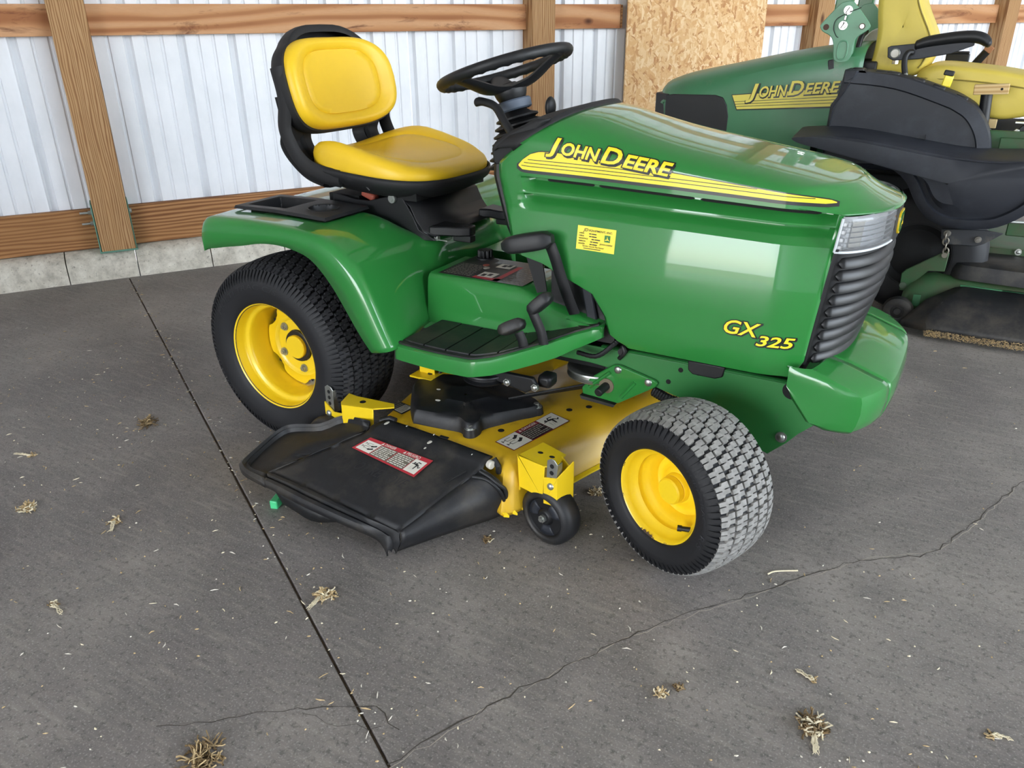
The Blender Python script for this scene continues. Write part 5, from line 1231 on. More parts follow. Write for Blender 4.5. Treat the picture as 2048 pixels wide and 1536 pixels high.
def thrown_man(f, u0, v0, du, dv, h):
    b = B(); T = lambda pts: [(u0 + du * x, v0 + dv * y) for x, y in pts]
    for pts in ([(.30, .62), (.36, .74), (.62, .70), (.66, .58), (.44, .56)], [(.52, .60), (.66, .60), (.60, .22), (.50, .22)], [(.60, .62), (.68, .56), (.86, .38), (1.0, .50), (.98, .56), (.84, .48), (.70, .68)], [(.34, .72), (.48, .90), (.78, .86), (.78, .80), (.50, .82), (.42, .68)], [(.02, .60), (.30, .60), (.32, .66), (.04, .66)]):
        poly_on(b, f, T(pts), h)
    poly_on(b, f, T([(.22 + .08 * math.cos(a), .72 + .09 * math.sin(a)) for a in [2 * PI * k / 12 for k in range(12)]]), h)
    for x0, x1 in ((.24, .20), (.46, .34), (.64, .52)): poly_on(b, f, T([(x0, .5), (x0 + .015, .5), (x1 + .015, .12), (x1, .12)]), h)
    b.obj('warning_pictogram', STICKER_K, deck, smooth=0, fixn=False, kind='stuff')
def blade_foot(f, u0, v0, du, dv, h):
    b = B(); T = lambda pts: [(u0 + du * x, v0 + dv * y) for x, y in pts]
    for o in (0, -.42):
        for pts in ([(.05, .78 + o), (.10, .78 + o), (.10, .98 + o), (.05, .98 + o)], [(.10, .86 + o), (.25, .86 + o), (.25, .90 + o), (.10, .90 + o)], [(.25, .72 + o), (.28, .72 + o), (.28, 1.0 + o), (.25, 1.0 + o)], [(.28, .97 + o), (.62, .97 + o), (.62, 1.0 + o), (.28, 1.0 + o)], [(.28, .72 + o), (.60, .72 + o), (.60, .75 + o), (.28, .75 + o)], [(.60, .66 + o), (.74, .62 + o), (1.0, .84 + o), (.90, 1.0 + o), (.76, .84 + o), (.62, .80 + o)]):
            poly_on(b, f, T([(x, y * .9) for x, y in pts]), h)
    b.obj('warning_pictogram', STICKER_K, deck, smooth=0, fixn=False, kind='stuff')
def lines(f, u0, v0, u1, v1, n, h, mat, seed):
    b = B(); rnd = random.Random(seed)
    for k in range(n):
        v = lerp(v1, v0, (k + .5) / n); hh = (v1 - v0) / n * .24; u = u0
        while u < u1 - .01:
            w_ = rnd.uniform(.015, .06); e = min(u1, u + w_); lq(b, f, u, v - hh, e, v + hh, h, 1); u = e + .010
            if k % 4 == 3 and u > lerp(u0, u1, .7): break
    b.obj('label_print', mat, deck, smooth=0, fixn=False, kind='stuff')
# on the chute: red frame, white ground, two columns of print
f = label_sheet(deck, [(.417, -.617, .1590), (.649, -.651, .1535), (.667, -.590, .1755), (.449, -.575, .1785)], .0052)
lpiece('warning_label', f, [(0, 0, 1, 1)], 0, STICKER_R)
lpiece('label_field', f, [(.03, .10, .255, .80)], .0005, STICKER_W); lpiece('label_field', f, [(.80, .10, .97, .80)], .0005, STICKER_W)
FAW = simple('weathered_label_ground', '6a6558', .6)
lpiece('label_column', f, [(.265, .08, .52, .78)], .0005, FAW); lpiece('label_column', f, [(.53, .08, .79, .78)], .0005, FAW)
lines(f, .275, .1, .515, .76, 7, .0009, STICKER_W, 5); lines(f, .54, .1, .785, .76, 7, .0009, STICKER_W, 6)
blade_foot(f, .05, .14, .19, .58, .0009); thrown_man(f, .815, .16, .14, .6, .0009)
b = B(); ltext(b, f, 'DANGER', .20, .285, .82, .17, .0009, 1); ltext(b, f, 'PELIGRO', .20, .635, .82, .20, .0009, 1)
for u in (.235, .585): poly_on(b, f, [(u, .82), (u + .035, .82), (u + .0175, .97)], .0009)
b.obj('warning_lettering', STICKER_W, deck, smooth=0, fixn=False)
# moulded words beside it
b = B(); vs, fs = text2d('DO NOT REMOVE', 1, .0, .0); vs, fs = refine([(v[0] * .1, v[1] * .1, 0) for v in vs], fs, .05); wd = max(v[0] for v in vs)
b.add([top_pt(lerp(.12, .70, v[0] / wd), lerp(.56, .44, v[1] / .07)) + Vector((0, 0, .0016)) for v in vs], fs); b.obj('moulded_lettering', simple('moulded_black', '2c2c2e', .6), deck, smooth=0, fixn=False)
# on the deck: picture, dark text block under a red heading, picture
f = label_sheet(deck, [(.841, -.479, .2015), (.892, -.260, .2015), (.823, -.239, .2015), (.774, -.463, .2015)], .0006)
lpiece('warning_label', f, [(0, 0, 1, 1)], 0, simple('dark_red_sticker', '7a2430', .5))
lpiece('label_field', f, [(.012, .03, .325, .97)], .0005, STICKER_W); lpiece('label_field', f, [(.70, .03, .988, .97)], .0005, STICKER_W)
lpiece('label_heading', f, [(.335, .76, .69, .97)], .0005, simple('heading_red', '8e2a38', .5)); lpiece('label_column', f, [(.335, .04, .69, .75)], .0005, simple('label_black', '2a1c1e', .5))
lines(f, .345, .08, .68, .74, 6, .0009, PRT, 9); blade_foot(f, .03, .15, .26, .75, .0009); thrown_man(f, .72, .12, .24, .75, .0009)
b = B(); ltext(b, f, 'DANGER', .20, .42, .80, .24, .0009, 1); poly_on(b, f, [(.36, .80), (.40, .80), (.38, .95)], .0009); b.obj('warning_lettering', STICKER_W, deck, smooth=0, fixn=False)
# small serial plate
f = label_sheet(deck, [(.462, -.455, .2015), (.470, -.402, .2015), (.412, -.392, .2015), (.402, -.440, .2015)], .0006)
lpiece('serial_plate', f, [(0, 0, 1, 1)], 0, STICKER_K); lpiece('plate_field', f, [(.08, .10, .92, .62)], .0005, STICKER_W); lines(f, .12, .14, .88, .58, 4, .0009, STICKER_K, 11); lines(f, .12, .66, .88, .95, 2, .0009, PRT, 12)
# ================================================================ SECOND MACHINE: front deck mower facing the same way
fm = empty('front_mower', (1.3, 2.25, 0), 'larger faded green mower with black side fender and folded roll bar, behind the lawn tractor', 'mower')
YC = 2.30
# engine hood (its tail is towards the strand board)
HT = [(.215, .905), (.235, .925), (.30, .950), (.36, .968), (.61, 1.019), (.85, 1.070), (1.05, 1.100), (1.20, 1.112)]
def h2(x, a):
    """section of the hood at x, a from 0 (right foot) to PI (left foot)"""
    zt = pl(x, HT); w0 = .33 - .06 * sm(x, .42, .21) - .10 * sm(x, .26, .205); zs = zt - lerp(.115, .085, sm(x, .3, 1.1))
    return zt, w0, zs
rows = []
xs = [.208, .212, .222, .24, .27, .31, .36, .42, .50, .60, .70, .80, .90, 1.0, 1.08, 1.14, 1.19]
for x in xs:
    zt, w0, zs = h2(x, 0); r = [(x + .05, YC - w0 + .004, .55), (x + .03, YC - w0 - .004, .66), (x + .012, YC - w0 - .004, .76), (x + .004, YC - w0, .84)]
    r += [(x, YC - w0 + .002, lerp(.84, zs, .6)), (x, YC - w0 + .006, zs)]
    for i in range(1, 12):
        t = PI * i / 12; c, s = math.cos(t), math.sin(t); r.append((x, YC - (w0 - .006) * math.copysign(abs(c) ** .72, c), zs + (zt - zs) * s ** .8))
    r += [(px, 2 * YC - py, pz_) for px, py, pz_ in r[:6][::-1]]; rows.append(r)
h2o = B().grid(rows); m = len(rows[0]); h2o.f.append(tuple(range(m))); h2o.m.append(0); hood2 = h2o.obj('engine_hood', GREEN_OLD, fm, smooth=32, solid=.004)
b = B(); b.hexa([(x, YC - .329, z) for x, z in ((.300, .868), (.34, .874), (.55, .876), (.588, .866), (.610, .83), (.622, .78), (.620, .70), (.61, .66), (.31, .66))], [(x, YC - .3365, z) for x, z in ((.300, .868), (.34, .874), (.55, .876), (.588, .866), (.610, .83), (.622, .78), (.620, .70), (.61, .66), (.31, .66))]); b.obj('side_screen', BLACK, hood2, bevel=.004)
b = B(); b.hexa([(.205, y, z) for y, z in ((YC - .22, .87), (YC + .22, .87), (YC + .22, .62), (YC - .22, .62))], [(.30, y, z) for y, z in ((YC - .30, .87), (YC + .30, .87), (YC + .30, .60), (YC - .30, .60))]); b.obj('rear_screen', BLACK, hood2, bevel=.006)
def s2(x, z, up): return Vector((x, YC - .3345 - up, z))
DEC2 = simple('sun_faded_yellow_decal', 'e8d860', .45)
b = B(); b.add([s2(x, z, .0006) for x, z in ((.628, .880), (1.108, .926), (1.106, .838), (.658, .810))], [(0, 1, 2, 3)]); b.obj('stripe_outline', DECAL_K, hood2, smooth=0)
b = B(); b.add([s2(x, z, .0012) for x, z in ((.632, .877), (1.106, .922), (1.104, .845), (.660, .815))], [(0, 1, 2, 3)]); b.obj('stripe_band', DEC2, hood2, smooth=0, fixn=False)
for k in range(3):
    t0, t1 = .45 + k * .17, .45 + k * .17 + .035
    L = lambda t: (Vector((.632, 0, .877)).lerp(Vector((.660, 0, .815)), t), Vector((1.106, 0, .922)).lerp(Vector((1.104, 0, .845)), t))
    (a, c), (d, e) = L(t0), L(t1); b = B(); b.add([s2(p.x, p.z, .0018) for p in (a, c, e, d)], [(0, 1, 2, 3)]); b.obj('stripe_line', DECAL_K, hood2, smooth=0, fixn=False)
for nm, mat, up, dx, dz, off in (('lettering_outline', DECAL_K, .0026, .002, -.003, .0055), ('lettering_face', DEC2, .0036, 0, 0, .0016)):
    b = B()
    for s, size, x, fit in (('J', .096, .700, .050), ('OHN', .073, .760, .122), ('D', .096, .890, .064), ('EERE', .073, .962, .146)):
        v0, _ = text2d(s, size, .2, 0); a0 = min(v[0] for v in v0); vs, fs = text2d(s, size, .2, off); k = fit / (max(v[0] for v in v0) - a0); z0 = .868 + .095 * (x - .71); vs = [(v[0] - a0, v[1]) for v in vs]
        b.add([s2(x + dx + v[0] * k, z0 + dz + .095 * v[0] * k + v[1] * .9, up) for v in vs], fs)
    b.obj(nm, mat, hood2, smooth=0, fixn=False)
# black side fender: upper wing and the lower wheel cover standing further out
UP = [(1.100, .775), (1.103, .862), (1.128, .90), (1.140, 1.000), (1.162, 1.006), (1.36, .986), (1.556, .926), (1.62, .898), (1.665, .868), (1.705, .82), (1.735, .76), (1.752, .69), (1.75, .60), (1.10, .60)]
up_s = smooth_path([(x, 0, z) for x, z in UP[3:12]], 4); uo = [(x, z) for x, z in UP[:3]] + [(p.x, p.z) for p in up_s] + UP[12:]
uc = Vector((1.42, 0, .78))
def ins(l, d): 
    o = []
    for x, z in l:
        v = Vector((x - uc.x, 0, z - uc.z)); k = max(0, v.length - d) / v.length; o.append((uc.x + v.x * k, uc.z + v.z * k))
    return o
def inn(l, d):
    o = []; s_ = 0
    for i in range(len(l)): s_ += l[i - 1][0] * l[i][1] - l[i][0] * l[i - 1][1]
    for i, (x, z) in enumerate(l):
        a, c = l[i - 1], l[(i + 1) % len(l)]; t = Vector((c[0] - a[0], 0, c[1] - a[1])).normalized(); k = d * (1 if s_ > 0 else -1) * (.3 if x < 1.15 and z < .98 else 1)
        o.append((x - t.z * k, z + t.x * k))
    return o
def ring(l, y): return [(x, y, z) for x, z in l]
fd = B().grid([ring(uo, 2.0), ring(uo, 1.835), ring(inn(uo, .005), 1.825), ring(inn(uo, .050), 1.812), ring(inn(uo, .057), 1.824), ring(inn(uo, .08), 1.824), [(lerp(uc.x, x, .5), 1.824, lerp(.76, z, .5)) for x, z in inn(uo, .08)], [(lerp(uc.x, x, .01), 1.824, lerp(.76, z, .01)) for x, z in inn(uo, .08)]], cv=True)
LOW = [(1.000, .742), (1.08, .752), (1.161, .756), (1.27, .750), (1.377, .736), (1.52, .716), (1.65, .700), (1.78, .697), (1.92, .70), (1.97, .64), (1.955, .56), (1.908, .495), (1.83, .442), (1.76, .426), (1.70, .422), (1.63, .428), (1.575, .452), (1.535, .49), (1.505, .535), (1.475, .585), (1.43, .625), (1.36, .655), (1.22, .680), (1.10, .703), (1.02, .722)]
lo_s = smooth_path([(x, 0, z) for x, z in LOW], 3, True); lo_ = [(p.x, p.z) for p in lo_s]; lc_ = Vector((1.62, 0, .60))
def ins2(l, d):
    o = []
    for i, (x, z) in enumerate(l):
        a, c = l[i - 1], l[(i + 1) % len(l)]; t = Vector((c[0] - a[0], 0, c[1] - a[1])).normalized(); nrm = Vector((t.z, 0, -t.x))
        k = d * min(1, 1.0 * sm(x, 1.0, 1.30) + .15) * (1 - .8 * sm(z, .68, .70)); o.append((x + nrm.x * k, z + nrm.z * k))
    return o
top_back = [(x, 1.82 if z > .69 else 1.80, z + (.018 if z > .66 else 0)) for x, z in lo_]
sgn_ = 1 if ins2(lo_, .01)[6][1] < lo_[6][1] else -1
LF = fender2 = B()
fender2.grid([[(x, 1.83, z + (.022 if z > .69 else 0)) for x, z in lo_], [(x, 1.665, z + .004) for x, z in lo_], ring(lo_, 1.648), ring(ins2(lo_, sgn_ * .012), 1.640), ring(ins2(lo_, sgn_ * .038), 1.636), [(x, lerp(1.650, 1.634, sm(z, .67, .70)), z) for x, z in ins2(lo_, sgn_ * .044)], [(x, lerp(1.646, 1.628, sm(z, .67, .70)), z) for x, z in ins2(lo_, sgn_ * .06)], [(lerp(x, lc_.x, .55), 1.622, lerp(z, lc_.z, .55)) for x, z in lo_], [(lerp(x, lc_.x, .98), 1.618, lerp(z, lc_.z, .98)) for x, z in lo_]], cv=True)
fo = fd.obj('side_fender', CHARCOAL, fm, smooth=30); fender2.obj('wheel_cover', CHARCOAL, fo, smooth=28)
b = B(); b.grid([[(x, 1.80, z) for x, z in ((1.05, .76), (1.05, .62), (1.5, .60), (1.5, .76))], [(x, 2.0, z) for x, z in ((1.05, .76), (1.05, .62), (1.5, .60), (1.5, .76))]]); b.obj('inner_fender', BLACK, fo)
b = B(); pn_ = [(1.115, .62), (1.115, .80), (1.135, .88), (1.152, .965), (1.36, .948), (1.55, .893), (1.62, .862), (1.665, .82), (1.70, .76), (1.71, .62)]
b.hexa([(x, 1.8215, z) for x, z in pn_], [(x, 1.84, z) for x, z in pn_]); b.obj('fender_panel', CHARCOAL, fo, smooth=0)
for x in (1.19, 1.285, 1.33, 1.43, 1.51, 1.60):
    b = B(); z = pl(x, [(1.16, 1.004), (1.36, .985), (1.556, .926), (1.665, .868)]); b.box((x, 1.87, z), (.05, .06, .022), Euler((0, R(lerp(2, 20, (x - 1.19) / .41)), 0))); b.obj('console_cap', BLACK_DUSTY, fo, bevel=.006)
b = B(); b.box((1.535, 1.90, .965), (.034, .03, .045), Euler((0, R(10), 0))); b.obj('tag_block', DECAL_Y, fo, bevel=.004)
b = B(); b.box((1.535, 1.90, .995), (.038, .034, .02), Euler((0, R(10), 0))); b.obj('switch', BLACK, fo, bevel=.004)
b = B(); b.cyl((1.70, 1.95, .74), (1.685, 1.95, .925), .022, n=20); tb = b.obj('lever_tube', BLACK_GLOSS, fm)
W_BLK = wood('pine_block', 'e0c898', 'b08a58', 'x', 20, 4, .4, .6, 'd0b07a')
b = B(); b.box((0, 0, 0), (.125, .05, .038)); o = b.obj('wooden_block', W_BLK, None, bevel=.003); o.matrix_basis = Matrix.Translation((1.698, 1.935, .935)) @ Matrix.Rotation(R(-3), 4, 'Y'); par(o, fm)
b = B(); b.cyl((1.735, 1.909, .938), (1.735, 1.9095, .938), .005, n=12); b.obj('screw_hole', DARK, fm)
# folded roll bar: near and far posts with hinge plates, pins and lanyard
def rops(y, x0, near):
    pb = B(); pb.box((x0 + .012, y + .035, 1.03), (.075, .05, .36)); po = pb.obj('roll_bar_post', GREEN_OLD, fm, bevel=.006)
    tp = [(1.071, 1.268), (1.100, 1.272), (1.118, 1.262), (1.186, 1.186), (1.190, 1.165), (1.178, 1.152), (1.146, 1.128), (1.136, 1.10), (1.134, 1.058), (1.122, 1.034), (1.100, 1.024), (1.076, 1.028), (1.060, 1.046), (1.052, 1.10), (1.036, 1.132), (1.000, 1.152), (.988, 1.168), (.990, 1.184), (1.052, 1.256)]
    q = smooth_path([(x - 1.088 + x0, 0, z) for x, z in tp], 3, True)
    b = B(); b.hexa([(p.x, y - .006, p.z) for p in q], [(p.x, y + .006, p.z) for p in q]); pl_ = b.obj('hinge_plate', HINGE, fm, bevel=.003)
    b = B(); b.box((x0 - .01, y + .035, 1.40), (.07, .05, .34), Euler((0, R(4), 0))); b.obj('roll_bar_arm', GREEN_OLD, po, bevel=.006)
    for dx, z in ((-.076, 1.170), (.072, 1.172)):
        b = B(); b.cyl((x0 + dx, y - .0068, z), (x0 + dx, y - .0062, z), .0125, n=20); b.obj('plate_hole', simple('hole_shadow', '5a4238', .8) if near else DARK, pl_)
    if near:
        for dx, z in ((.006, 1.236), (-.006, 1.176)):
            b = B(); b.cyl((x0 + dx, y - .006, z), (x0 + dx, y - .010, z), .0185, n=24); b.cyl((x0 + dx, y - .010, z), (x0 + dx, y - .026, z), .0125, n=20); b.obj('hinge_pin', CHROME, pl_, bevel=.001)
            b = B(); b.box((x0 + dx, y - .0262, z), (.004, .001, .026), Euler((0, R(30), 0))); b.obj('pin_slot', DARK, pl_)
        b = B(); b.cyl((x0 + .073, y - .004, 1.172), (x0 + .073, y - .018, 1.172), .009, n=14); b.obj('lock_pin', STEEL, pl_)
        q = smooth_path([(x0 + .006, y - .026, 1.222), (x0 + .002, y - .028, 1.205), (x0 - .002, y - .028, 1.19), (x0 - .004, y - .028, 1.18)], 4); b = B(); b.tube(q, .0018, n=6)
        q = smooth_path([(x0 + .004, y - .027, 1.224), (x0 - .035, y - .022, 1.20), (x0 - .042, y - .02, 1.165), (x0 - .028, y - .015, 1.135), (x0 - .018, y - .012, 1.128)], 6); b.tube(q, .0016, n=6); q = smooth_path([(x0 + .010, y - .024, 1.226), (x0 + .03, y - .018, 1.235), (x0 + .058, y - .012, 1.245)], 4); b.tube(q, .0016, n=6); b.obj('lanyard', BLACK, pl_)
        b = B(); b.cyl((x0 + .002, y - .028, 1.214), (x0, y - .028, 1.198), .005, n=10); b.obj('crimp', CHROME, pl_)
    # pressed oval with its raised border
    ov = [(x0 + .006 + .020 * math.copysign(abs(math.cos(a)) ** .7, math.cos(a)), y - .0068, 1.077 + .038 * math.copysign(abs(math.sin(a)) ** .8, math.sin(a))) for a in [2 * PI * k / 28 for k in range(28)]]
    b = B(); b.tube(ov, .0035, n=6, closed=True); b.obj('pressed_oval', HINGE, pl_)
rops(1.985, 1.088, True); rops(2.61, 1.085, False)
b = B(); b.box((1.21, 2.0, .87), (.09, .10, .20)); b.box((1.21, 2.6, .87), (.09, .10, .20)); b.box((1.21, 2.3, .86), (.08, .8, .07)); b.obj('roll_bar_foot', GREEN_DIRTY, fm, bevel=.005)
b = B(); b.tube(smooth_path([(1.15, 2.04, .96), (1.145, 2.05, 1.06), (1.15, 2.08, 1.13), (1.16, 2.12, 1.15)], 5), .012); b.obj('rubber_hose', BLACK, fm)
b = B(); b.prism([(1.045, .99), (1.04, 1.035), (1.062, 1.04), (1.075, 1.0)], 'y', 1.975, 1.985); b.obj('rubber_stop', BLACK, fm, bevel=.004)
WP = simple('white_plastic', 'd8dad6', .45)
b = B(); b.lathe([(-.02, .0), (-.02, .085), (.02, .085), (.02, .0)], (1.20, 2.36, 1.08), (.2, -1, 0), 32); b.obj('white_dial', WP, fm, bevel=.003)
b = B()
for sx in range(3): b.box((1.163 + .012 * sx, 2.339, 1.11 + .008 * sx), (.007, .002, .014))
b.obj('dial_marks', STICKER_K, fm, smooth=0, kind='stuff')
b = B(); b.box((1.185, 2.2, .985), (.10, .3, .09)); b.obj('battery_box', BLACK, fm, bevel=.008)
# seat: tall backrest and cushion of worn yellow vinyl, arm pad on a steel arm
def pillow(name, cen_, hx, hy, hz, n_, rot, mat, puff=0):
    rws = []; M = Matrix.Translation(cen_) @ rot.to_matrix().to_4x4()
    for i in range(25):
        v = -PI / 2 + PI * i / 24; r = []
        for j in range(40):
            u = 2 * PI * j / 40; e = 2 / n_
            f = lambda c, p: math.copysign(abs(c) ** p, c)
            r.append(M @ Vector((hx * f(math.cos(v), e) * f(math.cos(u), e), hy * f(math.cos(v), e) * f(math.sin(u), e), hz * f(math.sin(v), e))))
        rws.append(r)
    return B().grid(rws, cv=True).obj(name, mat, fm, smooth=60)
sb = B(); q = [(1.20, .985), (1.235, .975), (1.36, .968), (1.41, .985), (1.436, 1.04), (1.448, 1.09), (1.430, 1.14), (1.400, 1.195), (1.375, 1.24), (1.355, 1.29), (1.345, 1.36), (1.30, 1.40), (1.22, 1.40), (1.195, 1.34), (1.196, 1.25), (1.212, 1.14), (1.208, 1.05)]
qs = smooth_path([(x, 0, z) for x, z in q], 3, True); qc = Vector((1.31, 0, 1.17))
def qr(y, k): return [(lerp(qc.x, p.x, k), y, lerp(qc.z, p.z, k)) for p in qs]
sb.grid([qr(2.085, .02), qr(2.075, .75), qr(2.080, .93), qr(2.095, 1.0), qr(2.3, 1.01), qr(2.505, 1.0), qr(2.52, .93), qr(2.525, .75), qr(2.515, .02)], cv=True); so_ = sb.obj('seat_backrest', VINYL_OLD, fm, smooth=60)
pth = [p for p in qs[9:34]]; b = B(); b.tube([(lerp(qc.x, p.x, .90), 2.078, lerp(qc.z, p.z, .90)) for p in pth], .0035, n=6); b.obj('seat_piping', simple('dark_piping', '8a7a34', .6), so_)
cu = B(); q = [(1.40, .93), (1.405, .985), (1.43, 1.008), (1.48, 1.018), (1.56, 1.014), (1.70, 1.0), (1.80, .985), (1.90, .965), (1.96, .92), (1.95, .86), (1.86, .826), (1.80, .812), (1.75, .806), (1.68, .815), (1.58, .83), (1.46, .86)]
qs2 = smooth_path([(x, 0, z) for x, z in q], 3, True); qc2 = Vector((1.68, 0, .91))
def qr2(y, k): return [(lerp(qc2.x, p.x, k), y, lerp(qc2.z, p.z, k)) for p in qs2]
cu.grid([qr2(2.065, .02), qr2(2.05, .80), qr2(2.058, .94), qr2(2.085, 1.0), qr2(2.3, 1.0), qr2(2.53, 1.0), qr2(2.55, .94), qr2(2.56, .8), qr2(2.55, .02)], cv=True); co_ = cu.obj('seat_cushion', VINYL_OLD, fm, smooth=60)
b = B(); b.tube([(lerp(1.42, 1.93, i / 10), 2.0545 - .000 * i, lerp(.965, .915, i / 10) + .012 * math.sin(PI * i / 10)) for i in range(11)], .003, n=6); b.obj('seat_piping', simple('seat_seam', '8a7a34', .6), co_)
b = B(); b.prism([(1.272, 1.088), (1.285, 1.094), (1.385, 1.104), (1.52, 1.112), (1.60, 1.108), (1.60, 1.096), (1.52, 1.064), (1.40, 1.042), (1.35, 1.038), (1.30, 1.036), (1.278, 1.048)], 'y', 2.012, 2.028); ar = b.obj('arm_bracket', CHARCOAL, fm, bevel=.003)
b = B(); q = smooth_path([(1.385, 2.02, 1.098), (1.43, 2.02, 1.112), (1.52, 2.02, 1.126), (1.585, 2.02, 1.130), (1.625, 2.02, 1.122), (1.648, 2.02, 1.106)], 5); b.tube(q, [((.030), (.024 - .006 * abs(2 * i / (len(q) - 1) - 1) ** 3)) for i in range(len(q))], n=14, sq=(0, 1, 0)); b.ball(q[-1], (.014, .028, .018)); b.ball(q[0], (.010, .028, .020)); b.obj('arm_pad', BLACK, ar, smooth=60)
b = B(); b.cyl((1.305, 2.012, 1.064), (1.305, 2.008, 1.064), .016, n=24); b.obj('arm_pivot', STICKER_W, ar); b = B(); b.lathe([(0, .016), (.002, .019), (0, .021)], (1.305, 2.012, 1.064), (0, -1, 0), 24); b.obj('pivot_ring', STEEL, ar)
b = B(); b.cyl((1.31, 2.02, 1.036), (1.31, 2.02, 1.022), .014, n=6); b.obj('arm_bolt', CHROME, ar)
b = B(); b.tube(smooth_path([(1.375, 1.995, 1.070), (1.36, 1.985, 1.068), (1.352, 1.975, 1.05), (1.355, 1.965, 1.02), (1.365, 1.955, .985)], 5), .012, n=12); lv = b.obj('control_lever', BLACK_GLOSS, fm, smooth=60); b = B(); b.cyl((1.365, 1.955, .99), (1.385, 1.93, .93), .0095, n=14); b.obj('lever_rod', STEEL, lv)
b = B(); b.box((1.52, 2.62, 1.02), (.10, .06, .05)); b.box((1.525, 2.62, 1.05), (.085, .05, .012)); b.obj('seat_buckle_box', BLACK, fm, bevel=.005)
b = B(); b.tube([(1.60, 2.60, 1.0), (1.63, 2.58, 1.045), (1.64, 2.575, 1.06)], [(.022, .014)] * 3, n=8); bl = b.obj('belt_stalk', BLACK, fm); b = B(); b.box((1.645, 2.572, 1.068), (.035, .02, .03), Euler((0, R(30), 0))); b.obj('belt_tongue', simple('brown_cap', '9a6a4a', .6), bl, bevel=.003)
# chassis, hydraulics, wheels
b = B(); b.box((1.0, 2.3, .46), (1.5, .36, .16)); b.box((1.45, 2.3, .66), (.9, .48, .22)); b.box((.62, 2.3, .62), (.6, .46, .35)); b.obj('chassis', DARK, fm, bevel=.01)
b = B(); b.box((1.50, 1.97, .43), (.16, .03, .11)); b.obj('side_plate', GREEN_DIRTY, fm, bevel=.003)
b = B(); b.box((1.88, 1.95, .273), (.36, .03, .045)); ba = b.obj('deck_beam', GREEN_DIRTY, fm, bevel=.003); b = B(); b.cyl((1.936, 1.935, .288), (1.936, 1.925, .288), .013, n=20); b.ball((1.936, 1.925, .288), (.008, .004, .008)); b.obj('beam_bolt', STEEL, ba)
b = B(); b.box((2.02, 1.86, .40), (.30, .025, .06)); b.obj('frame_bar', GREEN_DIRTY, fm, bevel=.004); b = B(); b.box((1.95, 1.9, .73), (.36, .03, .05)); b.box((1.80, 1.91, .70), (.2, .02, .16)); b.obj('frame_bar', GREEN_DIRTY, fm, bevel=.004)
b = B(); b.cyl((1.46, 1.95, .20), (1.462, 1.95, .42), .014); b.obj('lift_post', GREEN_DIRTY, fm)
b = B(); b.cyl((1.87, 1.70, .458), (2.05, 1.76, .452), .006); b.obj('hydraulic_pipe', STEEL, fm)
b = B(); b.prism([(1.80, .69), (1.80, .74), (1.835, .80), (1.90, .81), (1.92, .70)], 'y', 1.94, 1.95); vb = b.obj('valve_block', BLACK_GLOSS, fm, bevel=.004)
for x, z, r in ((1.822, .775, .012), (1.818, .745, .010), (1.815, .715, .012), (1.86, .73, .014), (1.80, .70, .009)):
    b = B(); b.cyl((x, 1.94, z), (x, 1.925, z), r, n=6); b.cyl((x, 1.925, z), (x, 1.912, z), r * .65, n=12); b.obj('hose_fitting', STEEL, vb, bevel=.001)
b = B(); b.box((1.84, 1.93, .812), (.06, .02, .006)); b.obj('valve_lever', STEEL, vb)
b = B(); b.box((1.72, 1.96, .80), (.05, .03, .035)); b.obj('seat_rail', simple('tan_bracket', 'b8a070', .6), fm, bevel=.003)
for x, y, r, w_ in ((1.56, 1.84, .27, .22), (1.56, 2.76, .27, .22), (.55, 1.99, .21, .16), (.55, 2.61, .21, .16)):
    b = B(); b.lathe([(-w_ / 2 + .01, r * .5), (-w_ / 2, r * .75), (-w_ * .42, r * .93), (-w_ * .25, r), (w_ * .25, r), (w_ * .42, r * .93), (w_ / 2, r * .75), (w_ / 2 - .01, r * .5)], (x, y, r), (0, 1, 0), 40); wl = b.obj('drive_wheel', RUBBER, fm, smooth=50)
    b = B(); b.lathe([(-w_ / 2 + .008, 0), (-w_ / 2 + .03, r * .4), (-w_ / 2 + .008, r * .52)], (x, y, r), (0, 1 if y < 2.3 else -1, 0), 32); b.obj('wheel_rim', DARK if x > 1 else YELLOW, wl)  # front rims coloured near black: the shade behind the fender is painted in
for k in range(5):
    b = B(); x = 1.44 + .03 * k; b.tube(smooth_path([(x, 1.9 + .02 * k, .40), (x + .02 * (k % 2), 1.88, .31), (x - .03 + .02 * k, 1.9, .22)], 5), .012); b.obj('hydraulic_hose', BLACK, fm)
# mowing deck with its lift bracket, chain, belt cover, deflector and gauge wheel
b = B(); b.prism([(1.635, .40), (1.79, .412), (1.86, .405), (1.80, .355), (1.77, .342), (1.66, .337), (1.64, .36)], 'y', 1.715, 1.725); hb_ = b.obj('lift_plate', simple('grey_steel_plate', '303236', .55, dirt='605c54', dscale=9), fm, bevel=.003)
for x, z, r in ((1.66, .385, .014), (1.775, .372, .013)):
    b = B(); b.cyl((x, 1.715, z), (x, 1.705, z), r, n=20); b.cyl((x, 1.705, z), (x, 1.70, z), r * .6, n=14); b.obj('plate_bolt', simple('dull_bolt', '7c7870', .5, metal=.6), hb_, bevel=.001)
CH = simple('rusty_chain', '8a8478', .5, metal=.7)
for k in range(4):
    z = .375 - k * .021; a = 0 if k % 2 else PI / 2; pts_ = [(1.657 + .004 * k + .010 * math.cos(t) * math.cos(a), 1.699 + .010 * math.cos(t) * math.sin(a), z + .015 * math.sin(t)) for t in [2 * PI * j / 18 for j in range(18)]]
    b = B(); b.tube(pts_, .0032, n=6, closed=True); b.obj('chain_link', CH, hb_)
